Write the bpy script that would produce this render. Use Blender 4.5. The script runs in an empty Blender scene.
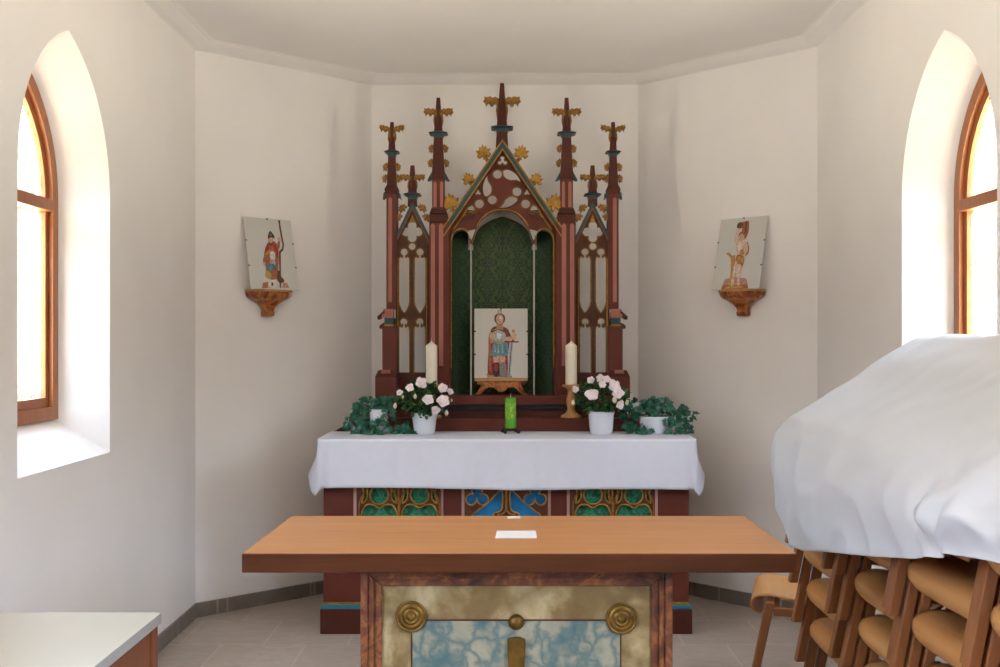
import bpy, bmesh, math, random
from mathutils import Vector, Matrix, noise
random.seed(11)
PI = math.pi
COL = bpy.context.scene.collection
H, F, CX, CY = 1.52, 1000.0, 500.0, 340.0      # eye height, focal length in pixels, principal point

def W(px, py, d):
    """a point of the photograph at a known distance -> metres"""
    return Vector(((px - CX) * d / F, d, H + (CY - py) * d / F))

# ------------------------------------------------------------------ materials
def nt(name):
    m = bpy.data.materials.new(name); m.use_nodes = True
    t = m.node_tree; t.nodes.clear()
    out = t.nodes.new('ShaderNodeOutputMaterial')
    return m, t, out

def N(t, typ, **kw):
    n = t.nodes.new(typ)
    for k, v in kw.items():
        if k in n.inputs: n.inputs[k].default_value = v
        else: setattr(n, k, v)
    return n

def ramp(t, fac, stops, interp='LINEAR'):
    r = t.nodes.new('ShaderNodeValToRGB'); r.color_ramp.interpolation = interp
    e = r.color_ramp.elements
    while len(e) < len(stops): e.new(0.5)
    for q, (p, c) in zip(e, stops):
        q.position = p; q.color = (c[0], c[1], c[2], 1)
    t.links.new(fac, r.inputs[0]); return r.outputs[0]

def coords(t, scale=(1, 1, 1), rot=(0, 0, 0), loc=(0, 0, 0)):
    tc = N(t, 'ShaderNodeTexCoord'); mp = N(t, 'ShaderNodeMapping')
    mp.inputs['Scale'].default_value = scale; mp.inputs['Rotation'].default_value = rot; mp.inputs['Location'].default_value = loc
    t.links.new(tc.outputs['Object'], mp.inputs['Vector']); return mp.outputs[0]

def noise_tex(t, vec, scale, detail=4, rough=.5, dist=0):
    n = N(t, 'ShaderNodeTexNoise', Scale=scale, Detail=detail, Roughness=rough, Distortion=dist)
    t.links.new(vec, n.inputs['Vector']); return n.outputs[0]

def bump(t, b, h, strength, distance):
    n = N(t, 'ShaderNodeBump', Strength=strength, Distance=distance)
    t.links.new(h, n.inputs['Height']); t.links.new(n.outputs[0], b.inputs['Normal'])

def plain(name, col, rough=.55, var=.12, scale=9, metal=0, spec=.4, bmp=0, bscale=60, sub=0):
    m, t, out = nt(name)
    b = N(t, 'ShaderNodeBsdfPrincipled', Roughness=rough, Metallic=metal)
    b.inputs['Specular IOR Level'].default_value = spec
    v = coords(t); n = noise_tex(t, v, scale)
    lo = [max(0, c * (1 - var)) for c in col]; hi = [min(1, c * (1 + var)) for c in col]
    t.links.new(ramp(t, n, [(.3, lo), (.7, hi)]), b.inputs['Base Color'])
    if bmp: bump(t, b, noise_tex(t, v, bscale, 6), bmp, .004)
    if sub:
        b.inputs['Subsurface Weight'].default_value = sub; b.inputs['Subsurface Radius'].default_value = (.02, .012, .006)
    t.links.new(b.outputs[0], out.inputs[0]); return m

def wood(name, dark, light, axis=0, rough=.4, scale=9, spec=.4):
    m, t, out = nt(name)
    b = N(t, 'ShaderNodeBsdfPrincipled', Roughness=rough); b.inputs['Specular IOR Level'].default_value = spec
    s = [scale, scale, scale]; s[axis] = scale * .06
    v = coords(t, tuple(s)); n = noise_tex(t, v, 2.2, 6, .6, .6)
    v2 = coords(t, tuple(x * 4 for x in s)); n2 = noise_tex(t, v2, 3, 3)
    mx = N(t, 'ShaderNodeMix', data_type='FLOAT'); mx.inputs[0].default_value = .4
    t.links.new(n, mx.inputs[2]); t.links.new(n2, mx.inputs[3])
    mid = [(a + c) / 2 for a, c in zip(dark, light)]
    t.links.new(ramp(t, mx.outputs[0], [(.32, dark), (.5, mid), (.68, light)]), b.inputs['Base Color'])
    bump(t, b, n2, .12, .002)
    t.links.new(b.outputs[0], out.inputs[0]); return m

def marble(name, stops, scale=5, dist=2.2, rough=.3, vein=None, vscale=7, cells=False):
    m, t, out = nt(name)
    b = N(t, 'ShaderNodeBsdfPrincipled', Roughness=rough)
    v = coords(t); n = noise_tex(t, v, scale, 7, .6, dist)
    c = ramp(t, n, stops)
    if vein:
        if cells:                                  # painted cloud-like outlines
            vo = N(t, 'ShaderNodeTexVoronoi', Scale=vscale, feature='DISTANCE_TO_EDGE'); dn = N(t, 'ShaderNodeTexNoise', Scale=vscale * .9, Detail=4); t.links.new(v, dn.inputs['Vector'])
            mv = N(t, 'ShaderNodeMix', data_type='RGBA'); mv.inputs[0].default_value = .10; t.links.new(v, mv.inputs[6]); t.links.new(dn.outputs[1], mv.inputs[7]); t.links.new(mv.outputs[2], vo.inputs['Vector'])
            ad = N(t, 'ShaderNodeMath', operation='MULTIPLY_ADD'); ad.inputs[1].default_value = .28; ad.inputs[2].default_value = .5; t.links.new(vo.outputs[0], ad.inputs[0]); n2 = ad.outputs[0]
        else: n2 = noise_tex(t, v, vscale, 5, .55, 1.4)
        s = N(t, 'ShaderNodeMath', operation='SUBTRACT'); s.inputs[1].default_value = .5; t.links.new(n2, s.inputs[0])
        a = N(t, 'ShaderNodeMath', operation='ABSOLUTE'); t.links.new(s.outputs[0], a.inputs[0])
        f = ramp(t, a.outputs[0], [(0, (.8, .8, .8)), (.05, (0, 0, 0))])
        mx = N(t, 'ShaderNodeMix', data_type='RGBA'); t.links.new(f, mx.inputs[0]); t.links.new(c, mx.inputs[6])
        mx.inputs[7].default_value = (*vein, 1); c = mx.outputs[2]
    t.links.new(c, b.inputs['Base Color']); t.links.new(b.outputs[0], out.inputs[0]); return m

def brocade(name, ground, line):
    """dark green damask: mirrored repeat of scroll lines"""
    m, t, out = nt(name)
    b = N(t, 'ShaderNodeBsdfPrincipled', Roughness=.6)
    tc = N(t, 'ShaderNodeTexCoord'); sp = N(t, 'ShaderNodeSeparateXYZ'); t.links.new(tc.outputs['Object'], sp.inputs[0])
    def pp(sock, off, s):
        a = N(t, 'ShaderNodeMath', operation='ADD'); a.inputs[1].default_value = off; t.links.new(sock, a.inputs[0])
        p = N(t, 'ShaderNodeMath', operation='PINGPONG'); p.inputs[1].default_value = s; t.links.new(a.outputs[0], p.inputs[0]); return p.outputs[0]
    cb = N(t, 'ShaderNodeCombineXYZ'); t.links.new(pp(sp.outputs[0], -.0144, .09), cb.inputs[0]); t.links.new(pp(sp.outputs[2], -.03, .13), cb.inputs[2])
    def lines(scale, freq, w):
        n = N(t, 'ShaderNodeTexNoise', Scale=scale, Detail=1, Roughness=.4, Distortion=.5); t.links.new(cb.outputs[0], n.inputs['Vector'])
        mu = N(t, 'ShaderNodeMath', operation='MULTIPLY'); mu.inputs[1].default_value = freq; t.links.new(n.outputs[0], mu.inputs[0])
        p = N(t, 'ShaderNodeMath', operation='PINGPONG'); p.inputs[1].default_value = .5; t.links.new(mu.outputs[0], p.inputs[0])
        return ramp(t, p.outputs[0], [(w * .6, (1, 1, 1)), (w, (0, 0, 0))])
    mx = N(t, 'ShaderNodeMix', data_type='RGBA', blend_type='LIGHTEN'); mx.inputs[0].default_value = 1
    t.links.new(lines(17, 7, .22), mx.inputs[6]); t.links.new(lines(34, 5, .14), mx.inputs[7])
    m2 = N(t, 'ShaderNodeMix', data_type='RGBA'); t.links.new(mx.outputs[2], m2.inputs[0])
    m2.inputs[6].default_value = (*ground, 1); m2.inputs[7].default_value = (*line, 1)
    t.links.new(m2.outputs[2], b.inputs['Base Color']); t.links.new(b.outputs[0], out.inputs[0]); return m

def tiles(name, c1, c2, grout, size, gw=.012, rough=.35):
    m, t, out = nt(name)
    b = N(t, 'ShaderNodeBsdfPrincipled', Roughness=rough)
    v = coords(t, (1 / size,) * 3, (0, 0, 0), (.31, .12, 0))
    br = N(t, 'ShaderNodeTexBrick', offset=0.5, squash=1.0)
    br.inputs['Scale'].default_value = 1; br.inputs['Mortar Size'].default_value = gw; br.inputs['Brick Width'].default_value = 1; br.inputs['Row Height'].default_value = 1
    br.inputs['Mortar Smooth'].default_value = .3
    t.links.new(v, br.inputs['Vector'])
    br.inputs['Color1'].default_value = (*c1, 1); br.inputs['Color2'].default_value = (*c2, 1); br.inputs['Mortar'].default_value = (*grout, 1)
    n = noise_tex(t, coords(t, (4, 9, 4)), 2.5, 8, .65, .8)
    mx = N(t, 'ShaderNodeMix', data_type='RGBA', blend_type='MULTIPLY'); mx.inputs[0].default_value = 1
    t.links.new(br.outputs[0], mx.inputs[6]); t.links.new(ramp(t, n, [(.3, (.78, .76, .75)), (.7, (1.0, 1.0, 1.0))]), mx.inputs[7])
    t.links.new(mx.outputs[2], b.inputs['Base Color']); bump(t, b, br.outputs[1], -.2, .003)
    t.links.new(b.outputs[0], out.inputs[0]); return m

def glass_mat():
    m, t, out = nt('ornamental_glass')
    v = coords(t)
    vo = N(t, 'ShaderNodeTexVoronoi', Scale=42, feature='DISTANCE_TO_EDGE'); 
    dn = N(t, 'ShaderNodeTexNoise', Scale=30, Detail=3); t.links.new(v, dn.inputs['Vector'])
    mxv = N(t, 'ShaderNodeMix', data_type='RGBA'); mxv.inputs[0].default_value = .06
    t.links.new(v, mxv.inputs[6]); t.links.new(dn.outputs[1], mxv.inputs[7]); t.links.new(mxv.outputs[2], vo.inputs['Vector'])
    f = ramp(t, vo.outputs[0], [(0.0, (.80, .80, .78)), (.07, (.36, .36, .34)), (.2, (.21, .205, .185))])
    n = noise_tex(t, coords(t, (1, 1, .6)), 5, 3)
    f2 = ramp(t, n, [(.35, (.70, .67, .52)), (.65, (.95, .95, .93))])
    mu = N(t, 'ShaderNodeMix', data_type='RGBA', blend_type='MULTIPLY'); mu.inputs[0].default_value = .7
    t.links.new(f, mu.inputs[6]); t.links.new(f2, mu.inputs[7])
    tr = N(t, 'ShaderNodeBsdfTransparent'); t.links.new(mu.outputs[2], tr.inputs[0])
    tl = N(t, 'ShaderNodeBsdfTranslucent', Color=(.8, .8, .76, 1))
    gl = N(t, 'ShaderNodeBsdfGlossy', Roughness=.15)
    m1 = N(t, 'ShaderNodeMixShader', Fac=.02); t.links.new(tr.outputs[0], m1.inputs[1]); t.links.new(tl.outputs[0], m1.inputs[2])
    m2 = N(t, 'ShaderNodeMixShader', Fac=.05); t.links.new(m1.outputs[0], m2.inputs[1]); t.links.new(gl.outputs[0], m2.inputs[2])
    t.links.new(m2.outputs[0], out.inputs[0]); return m

M = {}
M['wall'] = plain('white_plaster', (.88, .868, .86), .85, .02, 2.5, spec=.15, bmp=.10, bscale=22)
M['ceil'] = plain('white_ceiling_paint', (.875, .868, .862), .85, .015, 2, spec=.15, bmp=.05, bscale=15)
M['floor'] = tiles('stone_floor_tile', (.53, .465, .405), (.475, .415, .365), (.60, .555, .50), .42)
M['base'] = tiles('grey_skirting_tile', (.24, .21, .185), (.21, .185, .165), (.36, .335, .30), .40, .012)
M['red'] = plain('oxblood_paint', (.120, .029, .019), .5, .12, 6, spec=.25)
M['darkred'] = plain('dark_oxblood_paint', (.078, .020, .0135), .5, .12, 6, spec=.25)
M['brown'] = plain('brown_tracery_paint', (.080, .030, .014), .5, .2, 40, spec=.25)
M['pink'] = plain('salmon_paint', (.36, .135, .105), .5, .08, 8)
M['lilac'] = plain('pale_pink_paint', (.50, .30, .28), .5, .08, 8)
M['gold'] = plain('gilding', (.38, .20, .032), .4, .35, 40, metal=.5)
M['gildbrown'] = plain('worn_gilding', (.26, .125, .024), .4, .45, 60, metal=.4)
M['teal'] = plain('teal_paint', (.018, .062, .066), .45, .15, 8)
M['slate'] = plain('slate_blue_paint', (.035, .060, .078), .45, .15, 8)
M['navy'] = plain('navy_paint', (.012, .016, .024), .45, .15, 8)
M['blue'] = plain('bright_blue_paint', (.008, .19, .46), .6, .15, 30)
M['bandblue'] = plain('blue_band_paint', (.03, .17, .24), .5, .1, 30)
M['green'] = brocade('green_ornament_panel', (.012, .25, .12), (.006, .09, .05))
M['brocade'] = brocade('green_brocade_panel', (.0075, .034, .013), (.045, .080, .020))
M['brocadedark'] = brocade('dark_green_brocade_panel', (.006, .032, .014), (.024, .060, .018))
M['vault'] = plain('pale_grey_vault_paint', (.42, .40, .37), .7, .06, 8)
M['silver'] = plain('silvered_paint', (.42, .40, .37), .35, .1, 20, metal=.3)
M['black'] = plain('black_iron', (.012, .012, .014), .5, .2, 40)
M['shadowwood'] = plain('niche_dark_paint', (.012, .010, .010), .6, .1, 9)
M['cloth'] = plain('white_linen', (.65, .67, .755), .9, .015, 30, spec=.1, bmp=.12, bscale=350)
M['sheet'] = plain('white_plastic_sheet', (.63, .665, .72), .42, .02, 6, spec=.4, bmp=.05, bscale=18)
M['oak'] = wood('warm_table_top_wood', (.40, .175, .065), (.52, .25, .10), 0, .38, 7)
M['oakedge'] = wood('red_brown_table_edge_wood', (.055, .016, .005), (.095, .030, .010), 0, .55, 8, .15)
M['beech'] = wood('beech_seat_plywood', (.50, .235, .075), (.63, .32, .11), 1, .35, 6)
M['beechleg'] = wood('stained_beech_frame', (.25, .092, .034), (.35, .145, .055), 2, .4, 9)
M['turned'] = wood('turned_light_wood', (.40, .20, .07), (.52, .28, .11), 2, .4, 9)
M['redmarble'] = marble('painted_brown_marble', [(.32, (.022, .007, .004)), (.44, (.10, .024, .008)), (.53, (.14, .040, .011)), (.60, (.25, .090, .026)), (.70, (.10, .022, .008))], 14, 1.0, .5)
M['ochremarble'] = marble('painted_ochre_marble', [(.32, (.13, .075, .020)), (.44, (.19, .125, .040)), (.52, (.31, .235, .105)), (.58, (.40, .32, .17)), (.66, (.34, .25, .11)), (.76, (.16, .10, .03))], 6.5, .3, .5, (.17, .11, .035), 7, True)
M['bluemarble'] = marble('painted_blue_marble', [(.32, (.050, .115, .115)), (.43, (.12, .17, .142)), (.53, (.26, .255, .175)), (.62, (.31, .295, .20)), (.72, (.09, .14, .125))], 8, .35, .5, (.050, .115, .125), 15, True)
M['console'] = marble('marbled_console_paint', [(.34, (.10, .020, .008)), (.46, (.30, .070, .018)), (.56, (.50, .20, .045)), (.66, (.24, .055, .016)), (.75, (.13, .03, .01))], 11, 1.6, .3)
M['brass'] = plain('aged_brass', (.17, .095, .018), .42, .3, 30, metal=.7)
M['wax'] = plain('ivory_wax', (.82, .76, .62), .45, .02, 9, sub=.15)
M['greenwax'] = marble('green_wax_with_yellow_relief', [(.40, (.10, .36, .015)), (.52, (.14, .44, .02)), (.60, (.48, .50, .08)), (.75, (.13, .40, .02))], 60, .4, .45)
M['greenwaxplain'] = plain('green_wax', (.10, .36, .015), .45, .1, 30)
M['wick'] = plain('wick', (.55, .5, .42), .9)
M['porcelain'] = plain('white_ceramic', (.68, .71, .78), .25, .01, 5, spec=.5)
M['leaf'] = plain('dark_azalea_leaf', (.024, .085, .026), .4, .6, 40)
M['leaf2'] = plain('fresh_leaf', (.05, .19, .035), .4, .5, 40)
M['ivy'] = plain('ivy_leaf', (.010, .105, .060), .28, .6, 30, spec=.5)
M['stem'] = plain('stem', (.06, .07, .02), .7)
M['petal'] = plain('blush_white_petal', (.85, .74, .77), .6, .08, 60)
M['petalcore'] = plain('petal_centre', (.66, .33, .34), .6, .1, 60)
M['bud'] = plain('cream_bud', (.74, .68, .52), .6, .1, 60)
M['soil'] = plain('potting_soil', (.03, .02, .014), .9)
M['paper'] = plain('white_paper', (.68, .68, .68), .8, .01)
M['print'] = plain('pale_grey_print', (.60, .61, .585), .22, .03, 3, spec=.5)
M['printwarm'] = plain('pale_warm_print', (.58, .57, .52), .22, .03, 3, spec=.5)
M['frame'] = wood('window_frame_wood', (.30, .095, .030), (.42, .16, .055), 2, .4, 9)
M['glass'] = glass_mat()
M['laminate'] = plain('pale_laminate', (.58, .575, .51), .55, .01, 4)
M['laminateedge'] = plain('grey_laminate_edge', (.42, .42, .40), .4, .03, 4)
M['cabwood'] = wood('red_brown_panel_wood', (.19, .062, .025), (.27, .095, .04), 2, .4, 7)
for k, c in dict(p_skin=(.55, .33, .24), p_red=(.34, .035, .03), p_teal=(.11, .26, .30), p_steel=(.36, .40, .42), p_brown=(.13, .055, .03), p_dark=(.04, .03, .028),
                 p_orange=(.52, .25, .05), p_blue=(.07, .17, .25), p_rust=(.36, .12, .06), p_white=(.66, .64, .60), p_pale=(.62, .45, .36), p_tan=(.42, .24, .11),
                 p_grey=(.22, .20, .19), p_pinkstone=(.45, .25, .19), p_sheen=(.70, .60, .50), p_gold=(.50, .33, .08)).items():
    M[k] = plain('print_ink_' + k[2:], c, .3, .35, 120, spec=.4)

# ------------------------------------------------------------------ mesh helpers
class MB:
    def __init__(s): s.v, s.f, s.m, s.sm, s.cur, s.smooth = [], [], [], [], 0, False
    def V(s, p): s.v.append(Vector(p)); return len(s.v) - 1
    def P(s, ids): s.f.append(tuple(ids)); s.m.append(s.cur); s.sm.append(s.smooth)
    def poly(s, pts): s.P([s.V(p) for p in pts])
    def box(s, a, b):
        (x0, y0, z0), (x1, y1, z1) = a, b
        x0, x1 = sorted((x0, x1)); y0, y1 = sorted((y0, y1)); z0, z1 = sorted((z0, z1))
        i = [s.V(p) for p in ((x0, y0, z0), (x1, y0, z0), (x1, y1, z0), (x0, y1, z0), (x0, y0, z1), (x1, y0, z1), (x1, y1, z1), (x0, y1, z1))]
        for q in ((0, 3, 2, 1), (4, 5, 6, 7), (0, 1, 5, 4), (1, 2, 6, 5), (2, 3, 7, 6), (3, 0, 4, 7)): s.P([i[k] for k in q])
    def hexa(s, lo, hi):
        """two quads (bottom, top) of four corners each, same winding seen from above (counter-clockwise)"""
        a = [s.V(p) for p in lo]; b = [s.V(p) for p in hi]; n = len(a)
        s.P(a[::-1]); s.P(b)
        for k in range(n): s.P((a[k], a[(k + 1) % n], b[(k + 1) % n], b[k]))
    def pbox(s, x0, x1, y0, y1, d0, d1):
        """box given by pixels on its front face at distance d0"""
        a = W(x0, y1, d0); b = W(x1, y0, d0); s.box((a.x, d0, a.z), (b.x, d1, b.z))
    def frust(s, xc, y0, w0, y1, w1, d, dc, k0=1, k1=1):
        """square tapering shaft, pixel sizes at distance d, centred at distance dc"""
        p0, p1 = W(xc, y0, d), W(xc, y1, d); a, b = w0 * d / F / 2, w1 * d / F / 2
        q = ((-1, -1), (1, -1), (1, 1), (-1, 1))
        s.hexa([(p0.x + a * i, dc + a * k0 * j, p0.z) for i, j in q], [(p1.x + b * i, dc + b * k1 * j, p1.z) for i, j in q])
    def tube(s, pts, r, n=6, closed=False, cap=True):
        pts = [Vector(p) for p in pts]; L = len(pts); rings = []
        up = Vector((.13, .95, .28)).normalized()
        for i, p in enumerate(pts):
            a = pts[(i - 1) % L] if (closed or i > 0) else p; b = pts[(i + 1) % L] if (closed or i < L - 1) else p
            t = (b - a)
            t = t.normalized() if t.length > 1e-9 else Vector((0, 0, 1))
            u = t.cross(up)
            if u.length < .05: u = t.cross(Vector((1, 0, 0)))
            u.normalize(); w = t.cross(u)
            rr = r[i] if isinstance(r, (list, tuple)) else r
            rings.append([s.V(p + (u * math.cos(2 * PI * k / n) + w * math.sin(2 * PI * k / n)) * rr) for k in range(n)])
        for i in range(L if closed else L - 1):
            A, B = rings[i], rings[(i + 1) % L]
            for k in range(n): s.P((A[k], A[(k + 1) % n], B[(k + 1) % n], B[k]))
        if not closed and cap: s.P(rings[0][::-1]); s.P(rings[-1])
    def lathe(s, c, prof, n=24, a0=0, a1=2 * PI, axis='z'):
        c = Vector(c); full = abs(a1 - a0 - 2 * PI) < 1e-6; rings = []
        for r, h in prof:
            ring = []
            for k in range(n if full else n + 1):
                a = a0 + (a1 - a0) * k / n; x, y = r * math.cos(a), r * math.sin(a)
                ring.append(s.V(c + (Vector((x, y, h)) if axis == 'z' else Vector((x, -h, y)))))
            rings.append(ring)
        for A, B in zip(rings, rings[1:]):
            for k in range(len(A) if full else len(A) - 1): s.P((A[k], A[(k + 1) % len(A)], B[(k + 1) % len(A)], B[k]))
        if full:
            s.P(rings[0][::-1]); s.P(rings[-1])
    def grid(s, fn, nu, nv):
        ids = [[s.V(fn(i / nu, j / nv)) for j in range(nv + 1)] for i in range(nu + 1)]
        for i in range(nu):
            for j in range(nv): s.P((ids[i][j], ids[i + 1][j], ids[i + 1][j + 1], ids[i][j + 1]))
    def build(s, name, mats, parent=None, bevel=0, seg=2, solid=0, subsurf=0):
        me = bpy.data.meshes.new(name); me.from_pydata([tuple(v) for v in s.v], [], s.f)
        mats = mats if isinstance(mats, (list, tuple)) else [mats]
        for q in mats: me.materials.append(M[q])
        for p, mi, sm in zip(me.polygons, s.m, s.sm): p.material_index = mi; p.use_smooth = sm
        me.update(); bm = bmesh.new(); bm.from_mesh(me); bmesh.ops.remove_doubles(bm, verts=bm.verts, dist=1e-6)
        bmesh.ops.recalc_face_normals(bm, faces=bm.faces); bm.to_mesh(me); bm.free()
        o = bpy.data.objects.new(name, me); COL.objects.link(o)
        if solid: x = o.modifiers.new('solid', 'SOLIDIFY'); x.thickness = solid; x.offset = 0
        if bevel: x = o.modifiers.new('bevel', 'BEVEL'); x.width = bevel; x.segments = seg; x.limit_method = 'ANGLE'
        if subsurf: x = o.modifiers.new('sub', 'SUBSURF'); x.levels = x.render_levels = subsurf
        if parent: adopt(o, parent)
        return o

def adopt(o, parent):
    """parent without moving: parts are modelled in world space"""
    bpy.context.view_layer.update()
    o.parent = parent; o.matrix_parent_inverse = parent_world(parent).inverted()

def parent_world(p):
    m = Matrix.Translation(p.location) @ p.rotation_euler.to_matrix().to_4x4()
    return m if p.parent is None else (parent_world(p.parent) @ p.matrix_parent_inverse @ m)

def thing(name, label, cat, loc=(0, 0, 0), group=None):
    o = bpy.data.objects.new(name, None); COL.objects.link(o); o.empty_display_size = .05
    o.location = loc; return tag(o, label, cat, group)

def tag(o, label, cat, group=None):
    o['label'] = label; o['category'] = cat
    if group: o['group'] = group
    return o

def structure(o, label=None):
    o['kind'] = 'structure'
    if label: o['label'] = label
    return o

def plate_mesh(name, loops, unit, extrude, place, mats, bevel=0):
    """a board with openings: even-odd fill of 2-D loops (px), given thickness"""
    cu = bpy.data.curves.new(name, 'CURVE'); cu.dimensions = '2D'; cu.fill_mode = 'BOTH'; cu.extrude = extrude / unit / 2
    if bevel: cu.bevel_depth = bevel / unit; cu.bevel_resolution = 0; cu.offset = -bevel / unit
    for lp in loops:
        sp = cu.splines.new('POLY'); sp.points.add(len(lp) - 1)
        for q, (x, y) in zip(sp.points, lp): q.co = (x, y, 0, 1)
        sp.use_cyclic_u = True
    tmp = bpy.data.objects.new('tmp', cu); me = bpy.data.meshes.new_from_object(tmp)
    bpy.data.objects.remove(tmp); bpy.data.curves.remove(cu)
    for v in me.vertices: v.co = place(v.co)
    me.name = name; me.materials.clear()
    for q in (mats if isinstance(mats, (list, tuple)) else [mats]): me.materials.append(M[q])
    for p in me.polygons: p.material_index = 0; p.use_smooth = False
    return me

def plate(name, loops, d, t, mat, parent=None, bevel=0):
    """upright board parallel to the back wall: front at distance d, thickness t, outline in pixels"""
    u = d / F
    me = plate_mesh(name, loops, u, t, lambda c: Vector(((c.x - CX) * u, d + t / 2 + c.z * u, H + (CY - c.y) * u)), mat, bevel)
    o = bpy.data.objects.new(name, me); COL.objects.link(o)
    if parent: adopt(o, parent)
    return o

# ------------------------------------------------------------------ 2-D outline helpers (px)
def circle(x, y, r, n=20, a0=0): return [(x + r * math.cos(a0 + 2 * PI * k / n), y + r * math.sin(a0 + 2 * PI * k / n)) for k in range(n)]

def foil(x, y, n, off, r, rot=-PI / 2, core=None, res=56):
    """trefoil / quatrefoil outline: union of n lobes about a centre"""
    cs = [(off * math.cos(rot + 2 * PI * k / n), off * math.sin(rot + 2 * PI * k / n), r) for k in range(n)] + [(0, 0, core or off * .6)]
    out = []
    for k in range(res):
        a = 2 * PI * k / res; ux, uy = math.cos(a), math.sin(a); best = 0
        for cx, cy, rr in cs:
            b = ux * cx + uy * cy; disc = b * b - (cx * cx + cy * cy - rr * rr)
            if disc >= 0: best = max(best, b + math.sqrt(disc))
        out.append((x + ux * best, y + uy * best))
    return out

def smooth(pts, closed=True, n=6):
    """Catmull-Rom through points"""
    L = len(pts); out = []
    g = (lambda i: pts[i % L]) if closed else (lambda i: pts[min(max(i, 0), L - 1)])
    for i in range(L if closed else L - 1):
        p0, p1, p2, p3 = g(i - 1), g(i), g(i + 1), g(i + 2)
        for k in range(n):
            t = k / n
            out.append(tuple(.5 * (2 * b + (c - a) * t + (2 * a - 5 * b + 4 * c - d) * t * t + (3 * b - a - 3 * c + d) * t ** 3) for a, b, c, d in zip(p0, p1, p2, p3)))
    if not closed: out.append(pts[-1])
    return out

LEAF = [(-.10, 0), (-.12, .22), (-.36, .10), (-.55, .26), (-.40, .42), (-.56, .62), (-.30, .62), (-.26, .84), (-.10, .76), (0, 1)]
LEAF = LEAF + [(-x, y) for x, y in LEAF[-2::-1]]
def leaf2d(x, y, size, ang, wid=1.0):
    """gilded leaf outline: base at (x, y), pointing along ang (0 = up, clockwise)"""
    c, s = math.cos(ang), math.sin(ang)
    return [(x + (a * wid * c + b * s) * size, y + (a * wid * s - b * c) * size) for a, b in LEAF]
ARM = [(0, 1), (0, -3), (2.6, -3.4), (4.6, -4.9), (7, -3.9), (9.4, -5.2), (12, -4.4), (14.4, -4.9), (13.8, -2.6), (15, -.8), (13.2, .6), (12.8, 3.6), (11.2, 1.2), (9.8, .6), (8.8, 3.2), (6.8, 3.4), (5.6, 1.2), (4, 1.4), (3, 4.5), (2.2, 9), (.4, 12)]
# ================================================================== the chapel itself
XL, XR, YC = -1.67, 1.72, 5.48                 # side walls and where they end
BL, BR = (-0.80, 6.23), (0.86, 6.23)           # corners of the apse
YB = -3.6                                      # rear wall behind the camera
WH = 3.12                                      # wall height at the cornice
PLAN = [(XL, YB), (XL, YC), BL, BR, (XR, YC - .06), (XR, YB)]

def arch_pts(w, sill, spring, h, n=14):
    """pointed-arch outline (u, z) counter-clockwise from the lower left"""
    R = (w * w + h * h) / (2 * w); out = [(-w, sill), (w, sill)]
    a1 = math.asin(min(1, h / R))
    for k in range(n + 1):
        a = a1 * k / n; out.append((w - R + R * math.cos(a), spring + R * math.sin(a)))
    for k in range(n - 1, -1, -1):
        a = a1 * k / n; out.append((-(w - R + R * math.cos(a)), spring + R * math.sin(a)))
    return out

WIN_Y = [3.87, 0.8]  # nearer pair is out of view, added to brighten the front altar
IN = arch_pts(.41, 1.04, 2.12, .60); OUTA = arch_pts(.285, 1.19, 2.10, .50)

def side_wall(name, x, y1, sgn):
    """inner face with a splayed window opening, reveal and outer face as one wall"""
    def to_world(xw): return lambda c: Vector((xw, c.x / 100, c.y / 100))
    me_in = plate_mesh(name, [[(YB * 100, 0), (y1 * 100, 0), (y1 * 100, 320), (YB * 100, 320)]] + [[((wy + u) * 100, z * 100) for u, z in IN] for wy in WIN_Y], 1, .0, to_world(x), 'wall')
    xo = x + sgn * .26
    me_out = plate_mesh(name, [[(YB * 100, 0), (y1 * 100, 0), (y1 * 100, 320), (YB * 100, 320)]] + [[((wy + u) * 100, z * 100) for u, z in OUTA] for wy in WIN_Y], 1, .0, to_world(xo), 'wall')
    mb = MB()
    for me in (me_in, me_out):
        base = len(mb.v); mb.v += [v.co.copy() for v in me.vertices]
        for p in me.polygons: mb.P([base + i for i in p.vertices])
        bpy.data.meshes.remove(me)
    mid = x + sgn * .18
    for wy in WIN_Y:
        n = len(IN)
        for k in range(n):
            k2 = (k + 1) % n
            mb.smooth = k >= 2 and k2 != 0 and k != 2 + 14 - 1 and False
            a, b, c, d = IN[k], IN[k2], OUTA[k2], OUTA[k]
            P = lambda q, xx: (xx, wy + q[0], q[1])
            mb.poly([P(a, x), P(b, x), P(c, mid), P(d, mid)]); mb.poly([P(d, mid), P(c, mid), P(c, xo), P(d, xo)])
    mb.poly([(x, y1, 0), (xo, y1, 0), (xo, y1, 3.2), (x, y1, 3.2)])
    mb.poly([(x, YB, 0), (xo, YB, 0), (xo, YB, 3.2), (x, YB, 3.2)])
    o = structure(mb.build(name, 'wall'))
    return o

side_wall('wall_left', XL, YC, -1)
side_wall('wall_right', XR, YC - .06, 1)
def wall_slab(name, a, b, t=.2):
    mb = MB(); a, b = Vector((*a, 0)), Vector((*b, 0)); n = (b - a).normalized().cross(Vector((0, 0, -1))) * t
    mb.hexa([a, b, b + n, a + n][::-1], [p + Vector((0, 0, 3.2)) for p in (a, b, b + n, a + n)][::-1])
    return structure(mb.build(name, 'wall'))
wall_slab('wall_back_left', PLAN[1], PLAN[2]); wall_slab('wall_back', PLAN[2], PLAN[3]); wall_slab('wall_back_right', PLAN[3], PLAN[4])
wall_slab('wall_front', (XR + .26, YB), (XL - .26, YB))
mb = MB(); mb.hexa([(x, y, -.08) for x, y in ((XL - .3, YB - .1), (XR + .3, YB - .1), (XR + .3, 6.6), (XL - .3, 6.6))], [(x, y, 0) for x, y in ((XL - .3, YB - .1), (XR + .3, YB - .1), (XR + .3, 6.6), (XL - .3, 6.6))])
structure(mb.build('floor', 'floor'))
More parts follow.
